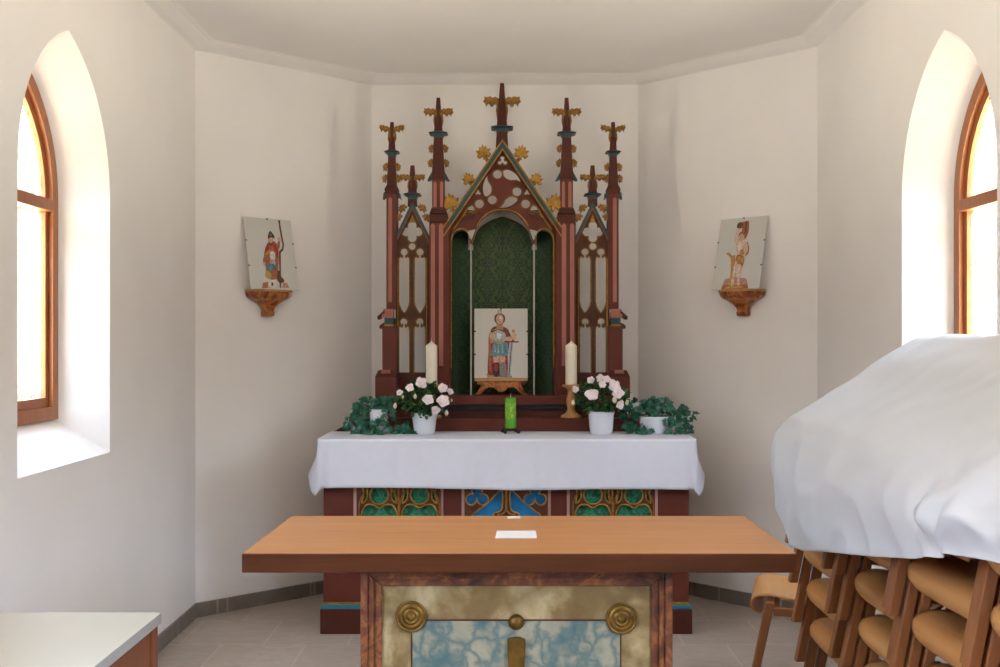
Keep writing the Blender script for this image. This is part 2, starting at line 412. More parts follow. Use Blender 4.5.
mb = MB(); mb.hexa([(x, y, 3.155) for x, y in ((XL - .3, YB - .1), (XR + .3, YB - .1), (XR + .3, 6.6), (XL - .3, 6.6))], [(x, y, 3.25) for x, y in ((XL - .3, YB - .1), (XR + .3, YB - .1), (XR + .3, 6.6), (XL - .3, 6.6))])
structure(mb.build('ceiling', 'ceil'))

def inset(plan, d):
    """offset an open polyline (interior on the right-hand side of travel) inwards by d"""
    out = []
    for i, p in enumerate(plan):
        p = Vector(p); ns = []
        for a, b in ((i - 1, i), (i, i + 1)):
            if a < 0 or b >= len(plan): continue
            t = (Vector(plan[b]) - Vector(plan[a])).normalized(); ns.append(Vector((t.y, -t.x)))
        if len(ns) == 1: out.append(p + ns[0] * d)
        else:
            m = (ns[0] + ns[1]).normalized(); out.append(p + m * (d / m.dot(ns[0])))
    return out
# cornice running round the ceiling
prof = [(0, 3.108), (.008, 3.112), (.030, 3.118), (.062, 3.131), (.085, 3.143), (.088, 3.147), (.100, 3.149), (.103, 3.152), (.114, 3.1545), (.118, 3.1555)]
mb = MB(); rows = [[mb.V((p.x, p.y, z)) for p in inset(PLAN, d)] for d, z in prof]
for A, B in zip(rows, rows[1:]):
    for k in range(len(A) - 1): mb.P((A[k], A[k + 1], B[k + 1], B[k]))
structure(mb.build('trim_1', 'ceil'))
# tiled skirting
def skirting(name, a, b):
    mb = MB(); a, b = Vector((*a, 0)), Vector((*b, 0)); t = (b - a).normalized(); n = Vector((t.y, -t.x, 0)) * .012; L = (b - a).length
    k, x = 0, .0
    while x < L - .01:
        e = min(L, x + .40); p, q = a + t * (x + .0015), a + t * (e - .0015)
        z = Vector((0, 0, .078)); mb.hexa([p + n, q + n, q, p][::1], [p + n + z, q + n + z, q + z, p + z]); x = e
    return structure(mb.build(name, 'base'))
skirting('baseboard_left', PLAN[0], PLAN[1]); skirting('baseboard_back_left', PLAN[1], PLAN[2]); skirting('baseboard_back', PLAN[2], PLAN[3])
skirting('baseboard_back_right', PLAN[3], PLAN[4]); skirting('baseboard_right', PLAN[4], PLAN[5])

def gothic_window(name, x, sgn, wy):
    root = bpy.data.objects.new(name, None); COL.objects.link(root); root.location = (x, wy, 1.19); structure(root)
    def ring(nm, wo, wi, zo, zi, ho, hi, x0, x1, mat):
        a, b = arch_pts(wo, zo, 2.10, ho, 16), arch_pts(wi, zi, 2.10, hi, 16); mb = MB(); n = len(a)
        A0 = [mb.V((x0, wy + u, z)) for u, z in a]; B0 = [mb.V((x0, wy + u, z)) for u, z in b]
        A1 = [mb.V((x1, wy + u, z)) for u, z in a]; B1 = [mb.V((x1, wy + u, z)) for u, z in b]
        for k in range(n):
            j = (k + 1) % n
            mb.P((A0[k], A0[j], B0[j], B0[k])); mb.P((A1[j], A1[k], B1[k], B1[j])); mb.P((B0[k], B0[j], B1[j], B1[k])); mb.P((A0[j], A0[k], A1[k], A1[j]))
        return mb.build(nm, mat, root)
    xi = x + sgn * .165
    ring('window_frame', .284, .235, 1.192, 1.245, .498, .435, xi, xi + sgn * .06, 'frame')
    ring('sash', .234, .205, 1.247, 1.285, .433, .39, xi + sgn * .018, xi + sgn * .05, 'frame')
    mb = MB(); mb.box((xi - sgn * .004, wy - .234, 2.045), (xi + sgn * .055, wy + .234, 2.095)); mb.build('transom', 'frame', root, .004)
    mb = MB()
    for s in (-1, 1):                                # forked glazing bar in the head
        pts = []
        for k in range(9):
            t = k / 8; pts.append((xi + sgn * .034, wy + s * (.205 - .19 * t ** 1.7), 2.30 + .17 * math.sin(t * PI / 2)))
        mb.tube(pts, .011, 6)
    mb.build('glazing_bar', 'frame', root)
    mb = MB(); g = arch_pts(.225, 1.26, 2.10, .42)
    if wy > 3: mb.poly([(xi + sgn * .034, wy + u, z) for u, z in g]); mb.build('pane', 'glass', root)
for k_, wy in enumerate(WIN_Y): gothic_window('window_%d' % (2 * k_ + 1), XL, -1, wy); gothic_window('window_%d' % (2 * k_ + 2), XR, 1, wy)

# ------------------------------------------------------------------ light: sky through the visible windows and one added unseen pair
wd = bpy.data.worlds.new('sky'); bpy.context.scene.world = wd; wd.use_nodes = True
t = wd.node_tree; t.nodes.clear(); out = t.nodes.new('ShaderNodeOutputWorld'); bg = t.nodes.new('ShaderNodeBackground')
tc = t.nodes.new('ShaderNodeTexCoord'); sp = t.nodes.new('ShaderNodeSeparateXYZ'); t.links.new(tc.outputs['Generated'], sp.inputs[0])
mr = t.nodes.new('ShaderNodeMapRange'); mr.inputs[1].default_value = -1; mr.inputs[2].default_value = 1; t.links.new(sp.outputs[2], mr.inputs[0])
# sunlit ground below, a belt of trees round the horizon, bright hazy sky above
c = ramp(t, mr.outputs[0], [(0, (.86, .77, .61)), (.42, (1.0, .90, .70)), (.46, (.042, .046, .027)), (.50, (.040, .044, .027)), (.585, (.050, .055, .038)), (.64, (.97, 1.15, 1.52)), (1, (.86, 1.10, 1.60))])
tn = t.nodes.new('ShaderNodeTexNoise'); tn.inputs['Scale'].default_value = 14; tn.inputs['Detail'].default_value = 5; t.links.new(tc.outputs['Generated'], tn.inputs['Vector'])
tv = ramp(t, tn.outputs[0], [(.3, (.75, .75, .75)), (.7, (1.25, 1.25, 1.25))])
tm = t.nodes.new('ShaderNodeMix'); tm.data_type = 'RGBA'; tm.blend_type = 'MULTIPLY'; tm.inputs[0].default_value = 1; t.links.new(c, tm.inputs[6]); t.links.new(tv, tm.inputs[7]); c = tm.outputs[2]
t.links.new(c, bg.inputs[0]); bg.inputs[1].default_value = 18.0; t.links.new(bg.outputs[0], out.inputs[0])
def portal(name, loc, rot, sx, sy):
    l = bpy.data.lights.new(name, 'AREA'); l.shape = 'RECTANGLE'; l.size, l.size_y = sx, sy; l.cycles.is_portal = True
    o = bpy.data.objects.new(name, l); o.location = loc; o.rotation_euler = rot; COL.objects.link(o)
for wy in WIN_Y:
    portal('window_daylight', (XL - .265, wy, 1.9), (0, -PI / 2, 0), 1.44, .6); portal('window_daylight', (XR + .265, wy, 1.9), (0, PI / 2, 0), 1.44, .6)

sc = bpy.context.scene
cd = bpy.data.cameras.new('camera'); cam = bpy.data.objects.new('camera', cd); COL.objects.link(cam); sc.camera = cam
cam.location = (0, 0, H); cam.rotation_euler = (PI / 2, 0, 0); cd.sensor_width = 36; cd.lens = 36; cd.shift_y = 6.5 / 1000; cd.clip_start = .02
sc.view_settings.view_transform = 'Standard'; sc.view_settings.look = 'None'; sc.view_settings.gamma = 1; sc.view_settings.use_curve_mapping = False
sc.view_settings.exposure = 1.6
sc.cycles.max_bounces = 14; sc.cycles.diffuse_bounces = 10; sc.cycles.transparent_max_bounces = 12; sc.cycles.caustics_reflective = False
# ================================================================== rear altar
D0 = 5.20                                       # altar front
altar = thing('altar', 'dark red altar block with green and blue tracery panels, against the apse wall', 'altar', (.03, 5.6, 0))
mb = MB(); mb.pbox(323.5, 689, 443, 604, D0, 5.98); mb.build('altar_body', 'red', altar, .004)
mb = MB()
a, b = W(320, 609.5, 5.165), W(692.5, 634, 5.165)
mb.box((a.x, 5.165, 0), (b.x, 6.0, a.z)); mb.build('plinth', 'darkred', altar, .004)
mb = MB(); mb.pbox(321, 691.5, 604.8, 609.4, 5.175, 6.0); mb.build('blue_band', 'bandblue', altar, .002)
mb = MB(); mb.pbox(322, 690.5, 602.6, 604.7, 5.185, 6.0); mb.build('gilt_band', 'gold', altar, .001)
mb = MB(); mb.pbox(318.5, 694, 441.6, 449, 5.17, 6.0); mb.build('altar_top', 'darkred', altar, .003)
PANELS = [(356.5, 440.5, 'green'), (464.5, 548, 'blue'), (570, 655, 'green')]
for x0, x1, colr in PANELS:
    mb = MB(); mb.pbox(x0, x1, 480, 571, D0 - .003, D0 - .001); mb.build('panel_ground', colr, altar)
    mb = MB()
    for q in ((x0 - 3, x0 + .2), (x1 - .2, x1 + 2.8)):
        mb = MB(); mb.pbox(q[0], q[1], 478, 572.5, D0 - .012, D0 - .001); mb.build('pink_border', 'lilac', altar, .001)
    w = x1 - x0; xm = (x0 + x1) / 2; outer = [(x0, 478), (x1, 478), (x1, 572), (x0, 572)]
    if colr == 'green':
        holes = []
        for xc in (x0 + w * .27, x1 - w * .25):
            top = circle(xc, 495, 9.3, 26)
            low = [(xc - 18, 520), (xc - 17.5, 512), (xc - 13, 505.2), (xc - 6, 504.8), (xc - 2.5, 507), (xc, 508), (xc + 2.5, 507), (xc + 6, 504.8), (xc + 13, 505.2), (xc + 17.5, 512), (xc + 18, 520), (xc + 18, 566), (xc - 18, 566)]
            holes += [top, smooth(low[:11], False, 4) + low[11:]]
            for s in (-1, 1):                    # slim spandrel slits beside the upper circle
                holes.append(smooth([(xc + s * 11.5, 484), (xc + s * 17, 484.5), (xc + s * 15.5, 494), (xc + s * 17.5, 503), (xc + s * 12.5, 499), (xc + s * 12, 490)], True, 4))
    else:
        holes = []
        for xc, s in ((478, 1), (534, -1)):
            holes.append(foil(xc - s * 1, 496.2, 3, 6.6, 5.6, core=2))
            holes.append([(xm - s * q_[0], q_[1]) for q_ in smooth([(4.2, 490), (4.2, 508), (8, 512), (12.5, 513.6), (12, 519), (8, 560), (29, 562), (35, 520), (29, 511), (19, 503.5), (11, 495)], True, 4)])
    plate('tracery_panel', [outer] + holes, D0 - .026, .022, 'brown', altar, .0012)
    mb = MB()
    for h in holes: mb.tube([W(px, py, D0 - .026) for px, py in h], .0042, 5, True)
    mb.smooth = True; mb.build('gilt_edge', 'gold', altar)
    mb = MB()                                    # gilt ribs springing between the openings
    if colr == 'green':
        for xc in (x0 + w * .27, x1 - w * .25):
            for s in (-1, 1): mb.tube([W(px, py, D0 - .029) for px, py in smooth([(xc + s * 20, 517), (xc + s * 19.5, 502), (xc + s * 14, 491), (xc + s * 8, 481)], False, 4)], .004, 5)
        mb.tube([W(xm, 479, D0 - .029), W(xm, 571, D0 - .029)], .005, 5)
    else:
        mb.tube([W(xm, 479, D0 - .029), W(xm, 512, D0 - .029)], .006, 5)
        for s in (-1, 1): mb.tube([W(px, py, D0 - .029) for px, py in smooth([(xm, 509), (xm + s * 3, 513.5), (xm + s * 9, 515)], False, 4)], .005, 5)
    mb.build('gilt_rib', 'gildbrown', altar)

# ================================================================== gradine + carved retable
DR = 5.75
ret = thing('retable', 'carved gothic retable in dark red and gold with pinnacles and green niche', 'retable', (.0144, 5.8, 1.0))
mx = lambda s, x: x if s < 0 else 1005 - x
def poly_m(s, pts): return [(mx(s, x), y) for x, y in pts]
# step behind the altar cloth
mb = MB()
a, b, c_ = W(341, 427.5, 5.66), W(664, 433.4, 5.66), W(334, 433.4, 5.66)
z0 = 1.004
mb.hexa([(W(334, 0, 5.66).x, 5.66, z0), (W(671, 0, 5.66).x, 5.66, z0), (W(671, 0, 5.66).x, 5.97, z0), (W(334, 0, 5.66).x, 5.97, z0)],
        [(a.x, 5.66, a.z), (b.x, 5.66, a.z), (b.x, 5.97, a.z), (a.x, 5.97, a.z)])
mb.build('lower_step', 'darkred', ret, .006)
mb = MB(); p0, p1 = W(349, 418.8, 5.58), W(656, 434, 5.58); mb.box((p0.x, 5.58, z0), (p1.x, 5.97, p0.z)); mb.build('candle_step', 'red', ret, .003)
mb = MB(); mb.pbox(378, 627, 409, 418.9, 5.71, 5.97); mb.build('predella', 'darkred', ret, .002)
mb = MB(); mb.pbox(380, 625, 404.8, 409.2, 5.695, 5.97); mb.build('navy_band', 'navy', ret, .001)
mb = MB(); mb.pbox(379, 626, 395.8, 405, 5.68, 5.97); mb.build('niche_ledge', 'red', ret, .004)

# --- central front board with the triple arched opening
opening = [(553.8, 397.5)] + [(553.8, 242)] + smooth([(553.8, 241), (552.5, 235), (549, 230.5), (544.5, 228.8), (540, 229.5), (537.3, 232)], False, 4) + [(533.6, 243)] + \
    smooth([(531.5, 237), (528.5, 228.5), (523, 220), (514, 212.6), (502.5, 210)], False, 5)
half = opening; opening = half + [(1005 - x, y) for x, y in half[-2::-1]]
board = [(449, 398), (449, 221), (502.5, 143), (556, 221), (556, 398)] + opening
tear = smooth([(503.2, 172), (507, 170.6), (513, 172.2), (518, 176.6), (520.3, 183), (515, 181), (509, 181), (504.5, 178.6), (502.9, 175.2)], True, 4)
holes = []
for k in range(3):
    a_ = 2 * PI * k / 3
    R3 = lambda p: (502.3 + (p[0] - 502.3) * math.cos(a_) - (p[1] - 188.5) * math.sin(a_), 188.5 + (p[0] - 502.3) * math.sin(a_) + (p[1] - 188.5) * math.cos(a_))
    SC = lambda q: (502.3 + (q[0] - 502.3) * 1.10, 188.5 + (q[1] - 188.5) * 1.10)
    holes.append([R3(SC(p)) for p in circle(498.0, 175.5, 4.4, 18)]); holes.append([R3(SC(p)) for p in tear])
holes.append(foil(502.5, 161, 3, 3.0, 2.4))
for s in (-1, 1):
    holes.append(circle(mx(s, 479.3), 203.8, 4.8, 18)); holes.append(foil(mx(s, 478), 192.6, 3, 1.6, 1.5, res=30))
    holes.append(poly_m(s, smooth([(464.5, 212.2), (468, 207), (472.3, 205), (475, 209.4), (474, 211), (469, 212)], True, 4)))
plate('front_board', [board] + holes, DR, .035, 'red', ret, .0012)
mb = MB()
for h in holes: mb.tube([W(px, py, DR) for px, py in h], .0032, 5, True)
mb.build('gilt_tracery_edge', 'gildbrown', ret)
mb = MB(); r0 = [W(px, py, DR) for px, py in circle(502.3, 188.3, 20.5, 40)]; mb.tube(r0, .006, 6, True)
for s in (-1, 1): mb.tube([W(px, py, DR) for px, py in poly_m(s, smooth([(455, 226), (464, 217), (474, 212.5), (480, 213.5)], False, 5))], .005, 6)
mb.build('tracery_moulding', 'brown', ret)
for s in (-1, 1):                                # sunk dark spandrels
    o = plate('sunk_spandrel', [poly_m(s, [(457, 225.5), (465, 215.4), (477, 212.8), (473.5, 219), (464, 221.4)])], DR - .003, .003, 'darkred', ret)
    mb = MB(); mb.tube([W(px, py, DR - .002) for px, py in poly_m(s, [(455.5, 226.5), (465, 215), (478, 212.4)])], .0024, 5); mb.build('gilt_line', 'gold', ret)
# gilt edge round the opening
def edge(pts, r=.0042): mb = MB(); mb.tube([W(px, py, DR - .001) for px, py in pts], r, 6); return mb.build('gilt_arch_edge', 'gold', ret)
for s in (-1, 1):
    e = [p for p in half[:-1] if p[1] < 368 or p[0] < 553]
    side = [(553.8, 368)] + [p for p in half[1:] if p[0] > 537]
    edge([(x if s > 0 else 1005 - x, y) for x, y in side])
edge(smooth([(476.8, 226.5), (481.5, 219), (490, 212.2), (502.5, 209.4), (515, 212.2), (523.5, 219), (528.2, 226.5)], False, 5))
# --- niche behind the opening
DN = 5.945
mb = MB(); pts = opening
for A, B in zip(pts, pts[1:]):
    mb.cur = 0 if (A[1] < 246 and B[1] < 246) else 1
    a, b = W(*A, DR + .03), W(*B, DR + .03); mb.poly([a, b, b + Vector((0, DN - DR - .03, 0)), a + Vector((0, DN - DR - .03, 0))])
mb.build('niche_vault', ['vault', 'brocadedark'], ret)
xa, xb = W(451.2, 0, DR).x, W(553.8, 0, DR).x; ia, ib = W(471, 0, DR).x, W(534, 0, DR).x
zb, zt = W(0, 396, DR).z, W(0, 206, DR).z
mb = MB(); mb.box((ia - .004, DN - .006, zb), (ib + .004, DN, zt)); mb.build('niche_back', 'brocade', ret)
for x0, x1 in ((xa, ia), (xb, ib)):
    mb = MB(); mb.poly([(x0, DN - .075, zb), (x1, DN - .004, zb), (x1, DN - .004, zt), (x0, DN - .075, zt)]); mb.build('niche_side_panel', 'brocadedark', ret, solid=.003)
mb = MB(); mb.pbox(452, 553.5, 377.5, 379.5, DN - .085, DN - .07) if False else mb.box((ia - .08, DN - .012, W(0, 379, DN).z), (ib + .08, DN - .006, W(0, 378, DN).z)); mb.build('niche_dado_line', 'navy', ret)
for s in (-1, 1):
    mb = MB(); x = mx(s, 471); mb.tube([W(x, 244, DR + .02), W(x, 396, DR + .02)], .0052, 8); mb.smooth = True; mb.build('silver_colonnette', 'silver', ret)
    mb = MB(); p = W(x, 241, DR + .016); mb.lathe(p, [(.002, -.018), (.008, -.012), (.006, -.004), (.012, .006), (.012, .012), (.004, .016)], 10); mb.build('pendant_capital', 'gildbrown', ret)

arch_b = smooth([(531.8, 245), (529.5, 236), (523.5, 227.5), (514, 221.2), (502.5, 217.2)], False, 5); arch_b = arch_b + [(1005 - x, y) for x, y in arch_b[-2::-1]]
plate('vault_spandrel', [[(538, 250), (538, 236), (531, 226), (521, 215), (502.5, 208.5), (484, 215), (474, 226), (467, 236), (467, 250), (473.2, 250)] + arch_b[::-1] + [(531.8, 250)]], DN - .02, .010, 'vault', ret)
mb = MB(); mb.tube([W(px, py, DN - .022) for px, py in arch_b], .005, 6); mb.build('inner_arch_rib', 'brown', ret)

# --- gable rakes
def strip(name, s, t0, t1, d0, d1, mat, xs=443.5, xe=502.5, foot=(443.5, 228.0), apex=(502.5, 141.0)):
    k = math.hypot(apex[0] - foot[0], apex[1] - foot[1]) / (apex[0] - foot[0])
    yl = lambda x, t: foot[1] + (apex[1] - foot[1]) * (x - foot[0]) / (apex[0] - foot[0]) + t * k
    pts = poly_m(s, [(xs, yl(xs, t0)), (xe, yl(xe, t0)), (xe, yl(xe, t1)), (xs, yl(xs, t1))])
    return plate(name, [pts], d0, d1 - d0, mat, ret)
for s in (-1, 1):
    strip('gable_moulding', s, -1.0, 5.6, DR - .030, DR + .03, 'red')
    strip('gable_gilt_line', s, -1.2, .1, DR - .038, DR - .029, 'gold')
    strip('gable_teal_band', s, .2, 3.9, DR - .034, DR - .029, 'teal')
    strip('gable_gilt_line', s, 4.0, 5.0, DR - .038, DR - .029, 'gold')
    strip('gable_gilt_line', s, 8.6, 9.6, DR - .006, DR + .002, 'gold', 453.5, 468)
    plate('pale_spandrel', [poly_m(s, [(466.8, 231.2), (475.6, 229.2), (471.4, 240.5)])], DR - .004, .004, 'vault', ret)
    for cx_, cy_, sz, an in ((452.5, 207, 19, -.22), (470.5, 180.5, 13.5, -.38), (484.8, 155, 15.5, -.18)):
        px = mx(s, cx_); an_ = an if s < 0 else -an
        plate('crocket', [leaf2d(px, cy_ + 4, sz, an_, .86)], DR - .012, .024, 'gold', ret, .003)
        mb = MB(); mb.tube([W(mx(s, cx_ + 4), cy_ + 8, DR), W(mx(s, cx_ + 1), cy_ + 3, DR), W(mx(s, cx_), cy_, DR)], [.012, .009, .006], 6); mb.build('crocket_stalk', 'gildbrown', ret)

# --- pinnacles
def pinnacle(xc, tip, base_y, wb, arm_y, arm, collar_y, collar_w, crockets, drip=None, dc=DR + .01, wt=3.6, armdroop=0, halfround=False):
    """tapering painted spire with gilt cross-leaves"""
    mb = MB(); wc = wb + (wt - wb) * (base_y - collar_y) / (base_y - tip) + .6
    mb.frust(xc, base_y, wb, collar_y + 2, wc, DR, dc); mb.frust(xc, collar_y - 2, wc * 1.0, tip, wt, DR, dc)
    sp = mb.build('spire', 'darkred', ret, .002)
    mb = MB(); mb.frust(xc, collar_y + 4.2, wc + .3, collar_y + .6, collar_w * .62, DR, dc); mb.frust(xc, collar_y + .6, collar_w * .8, collar_y - .6, collar_w, DR, dc); mb.frust(xc, collar_y - .6, collar_w, collar_y - 2.4, wc + 1, DR, dc)
    mb.build('collar', 'slate', sp, .001)
    L = arm / 14
    for s in (-1, 1):
        pts = [(xc + s * (1 + x * L), arm_y + y * L * .95 - armdroop * (x / 14) * 3) for x, y in ARM]
        plate('cross_leaf', [pts], dc - .014, .028, 'gildbrown', sp, .004)
        mb = MB(); mb.tube([W(xc + s * (wc * .36), arm_y + 3, DR), W(xc + s * (wc * .46), arm_y + 8, DR), W(xc + s * (wc * .42), arm_y + 15 * L, DR)], [.010, .008, .003], 6)
        for v in mb.v: v.y += dc - DR
        mb.build('leaf_stalk', 'gildbrown', sp)
    mb = MB(); h = 15 * L; mb.tube([W(xc, arm_y - 2, DR) + Vector((0, dc - DR - .022, 0)), W(xc, arm_y + 4, DR) + Vector((0, dc - DR - .026, 0)), W(xc, arm_y + h, DR) + Vector((0, dc - DR - .02, 0))], [.009, .008, .004], 6); mb.build('front_leaf', 'brown', sp)
    for cy_ in crockets:
        ww = wb + (wt - wb) * (base_y - cy_) / (base_y - tip)
        for s in (-1, 1): plate('crocket', [leaf2d(xc + s * (ww / 2 - .6), cy_ + 1.5, 6.6, s * 1.25, 1.25)], dc - .010, .020, 'gildbrown', sp, .002)
    if drip:
        for s in (-1, 1):
            pts = [(xc + s * (wb / 2 - 2), base_y - drip), (xc + s * (wb / 2 + .5), base_y - drip * .55), (xc + s * (wb / 2 + 4.5), base_y), (xc + s * (wb / 2 + 1.8), base_y - .4), (xc + s * (wb / 2 - 2), base_y - drip * .30)]
            plate('drip_gable', [pts], dc - .03, .06, 'slate', sp, .001)
    if halfround:
        mb = MB(); mb.frust(xc, base_y + 6, wb + 1.5, base_y - .5, wb + 4, DR, dc); mb.frust(xc, base_y - .5, wb + 4, base_y - 5.5, wb - .5, DR, dc); mb.build('pier_cap', 'darkred', sp, .004)
        for s in (-1, 1): plate('drip_gable', [[(xc + s * (wb / 2 + .5), base_y), (xc + s * (wb / 2 + 3.2), base_y + 3), (xc + s * (wb / 2 + 4), base_y + 9), (xc + s * (wb / 2 + 1.2), base_y + 6.5)]], dc - .03, .06, 'slate', sp, .001)
    return sp
pinnacle(502, 83, 149, 12.5, 102, 16.5, 128.5, 22, [], wt=4)
for s in (-1, 1):
    pinnacle(mx(s, 438.3), 97.5, 180, 13, 112.5, 13, 134, 18.5, [147.5, 162], drip=13)
    pinnacle(mx(s, 391.6), 121.5, 190, 9.8, 130, 10.8, 152.3, 15, [166, 177.5], armdroop=.6, halfround=True, wt=3.4, dc=DR + .02)
    pinnacle(mx(s, 412.2), 165, 206, 9.2, 178, 11, 195, 17, [], wt=3.8, dc=DR + .02)

# --- piers between the fields
def inlay(parent, x0, x1, y0, y1, d, round_top=True):
    w = x1 - x0; xc = (x0 + x1) / 2
    pts = [(x0, y1), (x1, y1), (x1, y0 + w / 2), (xc, y0), (x0, y0 + w / 2)]
    return plate('pink_inlay', [pts], d, .004, 'pink', parent)
for s in (-1, 1):
    q = lambda a, b: tuple(sorted((mx(s, a), mx(s, b))))
    mb = MB(); x0, x1 = q(432, 444.3); mb.pbox(x0, x1, 178, 209, DR - .025, DR + .05); pr = mb.build('inner_pier_shaft', 'red', ret, .006)
    for a_, b_ in ((433.4, 436.6), (440.0, 443.0)): inlay(pr, *q(a_, b_), 181, 207, DR - .0285)
    mb = MB(); x0, x1 = q(429.6, 447.6)
    mb.frust((x0 + x1) / 2, 214, x1 - x0, 208, 13.5, DR, DR + .02); mb.pbox(x0, x1, 214, 222, DR - .04, DR + .08); mb.build('pier_collar', 'darkred', ret, .004)
    mb = MB(); x0, x1 = q(429.2, 449.6); mb.pbox(x0, x1, 222, 397, DR - .036, DR + .08); pr = mb.build('inner_pier', 'red', ret, .006)
    for a_, b_ in ((430.8, 434.9), (438.8, 443.2)): inlay(pr, *q(a_, b_), 223, 366, DR - .0395)
    # outer pier, three stages with weatherings
    mb = MB(); x0, x1 = q(386.3, 397); mb.pbox(x0, x1, 194, 309, DR - .02, DR + .07); pr = mb.build('outer_pier', 'red', ret, .003)
    inlay(pr, *q(388.3, 392.0), 197, 302, DR - .0235)
    mb = MB(); x0, x1 = q(384, 394.4); A = W(x0, 309, DR); B = W(x1, 318, DR); mb.hexa([(A.x - .006, DR - .075, B.z), (B.x, DR - .075, B.z), (B.x, DR, B.z), (A.x - .006, DR, B.z)], [(A.x, DR - .02, A.z), (B.x, DR - .02, A.z), (B.x, DR, A.z), (A.x, DR, A.z)])
    mb.build('weathering', 'pink', ret, .001)
    mb = MB(); x0, x1 = q(384.4, 393.6); mb.pbox(x0, x1, 318, 324.5, DR - .07, DR + .05); mb.build('teal_band', 'teal', ret, .001)
    mb = MB(); mb.pbox(x0, x1, 324.3, 326, DR - .075, DR + .05); mb.build('gilt_band', 'gold', ret)
    for y0, y1, xo in ((309, 319.5, 377.2), (322.5, 328.5, 379.6)):          # projecting drip mouldings on the outside
        pts = poly_m(s, smooth([(384.5, y0), (xo, y1 - 3), (xo, y1), (xo + 3, y1), (384.5, y0 + (y1 - y0) * .75)], True, 2) if y0 > 315 else [(384.5, y0 + 1), (xo, y1 - 3), (xo + .4, y1), (384.5, y1 - 4)])
        plate('drip_moulding', [pts], DR - .05, .10, 'darkred', ret, .001)
    mb = MB(); x0, x1 = q(382.2, 397); mb.pbox(x0, x1, 326, 371, DR - .06, DR + .07); mb.build('outer_pier_stage', 'red', ret, .003)
    mb = MB(); x0, x1 = q(382.8, 391.8); A = W(x0, 369.6, DR); B = W(x1, 373, DR); mb.hexa([(A.x, DR - .09, B.z), (B.x, DR - .09, B.z), (B.x, DR - .05, B.z), (A.x, DR - .05, B.z)], [(A.x, DR - .061, A.z), (B.x, DR - .061, A.z), (B.x, DR - .05, A.z), (A.x, DR - .05, A.z)]); mb.build('weathering', 'pink', ret)
    mb = MB(); x0, x1 = q(377, 398); xi0, xi1 = q(379.5, 398); A = W(x0, 373, DR); B = W(x1, 397, DR)
    mb.box((A.x, DR - .09, B.z), (B.x, DR + .08, A.z - .02)); mb.build('pier_base', 'red', ret, .003)
    mb = MB(); A2 = W(xi0, 370, DR); B2 = W(xi1, 370, DR); mb.hexa([(A.x, DR - .09, A.z - .02), (B.x, DR - .09, A.z - .02), (B.x, DR + .08, A.z - .02), (A.x, DR + .08, A.z - .02)], [(A2.x, DR - .062, A2.z), (B2.x, DR - .062, A2.z), (B2.x, DR + .08, A2.z), (A2.x, DR + .08, A2.z)]); mb.build('pier_base_slope', 'darkred', ret)

    # --- pierced side field
    def lancet(x0, x1, yt, yb, hy, hr, pointed):
        xc = (x0 + x1) / 2; a = [(x0, yb - (9 if pointed else 0))]
        if pointed: a = smooth([(x1, yb - 12), (x1 - 1.0, yb - 7), (xc + 2, yb - 2), (xc, yb), (xc - 2, yb - 2), (x0 + 1.0, yb - 7), (x0, yb - 12)], False, 3)
        else: a = [(x1, yb), (x0, yb)]
        a += smooth([(x0, yt + 5), (x0 + .5, yt + 1), (x0 + 2.2, yt), (xc - 1.7, yt + 1.0), (xc - 1.2, yt - .6)], False, 3)
        c0 = math.acos(min(1, 1.2 / hr)); n = 18
        a += [(xc + hr * math.cos(PI - (PI / 2 - c0) * 0 - c0 * 0 + 0 + (PI - 2 * (PI / 2 - c0)) * 0 + t_), hy - 0 - 0 + hr * math.sin(t_ + PI) * 1) for t_ in []]
        st = PI / 2 + math.asin(1.2 / hr); en = 2 * PI + PI / 2 - math.asin(1.2 / hr)
        a += [(xc + hr * math.cos(st + (en - st) * k / n), hy + hr * math.sin(st + (en - st) * k / n)) for k in range(n + 1)]
        a += smooth([(xc + 1.2, yt - .6), (xc + 1.7, yt + 1.0), (x1 - 2.2, yt), (x1 - .5, yt + 1), (x1, yt + 5)], False, 3)
        return a
    hs = [foil(412.2, 233, 4, 6.2, 4.9, 0, 5), circle(412.2, 241.0 + 4.5, 2.6, 14) if False else circle(412.2, 247.2, 2.8, 14)]
    hs = [foil(412.2, 231.8, 4, 6.0, 4.8, 0, 5), circle(412.2, 246.4, 3.9, 16)]
    hs += [lancet(398.6, 409.7, 256.6, 313, 252, 3.9, True), lancet(414.2, 425.8, 256.6, 313, 252, 3.9, True)]
    hs += [lancet(397.9, 409.7, 326.2, 372.5, 322, 3.9, False), lancet(414.0, 425.6, 326.2, 372.5, 322, 3.9, False)]
    hs = [poly_m(s, h) for h in hs]
    plate('pierced_field', [poly_m(s, [(395.5, 398), (395.5, 236), (412.3, 205), (429.5, 236), (429.5, 398)])] + hs, DR + .005, .03, 'brown', ret, .001)
    mb = MB()
    for h in hs: mb.tube([W(px, py, DR + .004) for px, py in h], .0036, 5, True)
    mb.build('gilt_tracery_edge', 'gildbrown', ret)
    mb = MB()
    for xg in (397.4, 398.2, 426.6): mb.tube([W(mx(s, xg), 258, DR + .002), W(mx(s, xg), 372, DR + .002)], .003, 5)
    mb.build('gilt_line', 'gold', ret)
    mb = MB(); x0, x1 = q(395, 429.6); mb.pbox(x0, x1, 373.5, 398, DR - .004, DR + .03); mb.build('field_rail', 'darkred', ret, .002)
    for xc in (404.5, 420):
        mb = MB(); mb.tube([W(mx(s, xc) + 5.5 * math.cos(PI * k / 8), 381 - 4 * math.sin(PI * k / 8), DR - .005) for k in range(9)], .0034, 5); mb.build('blind_arch', 'navy', ret)
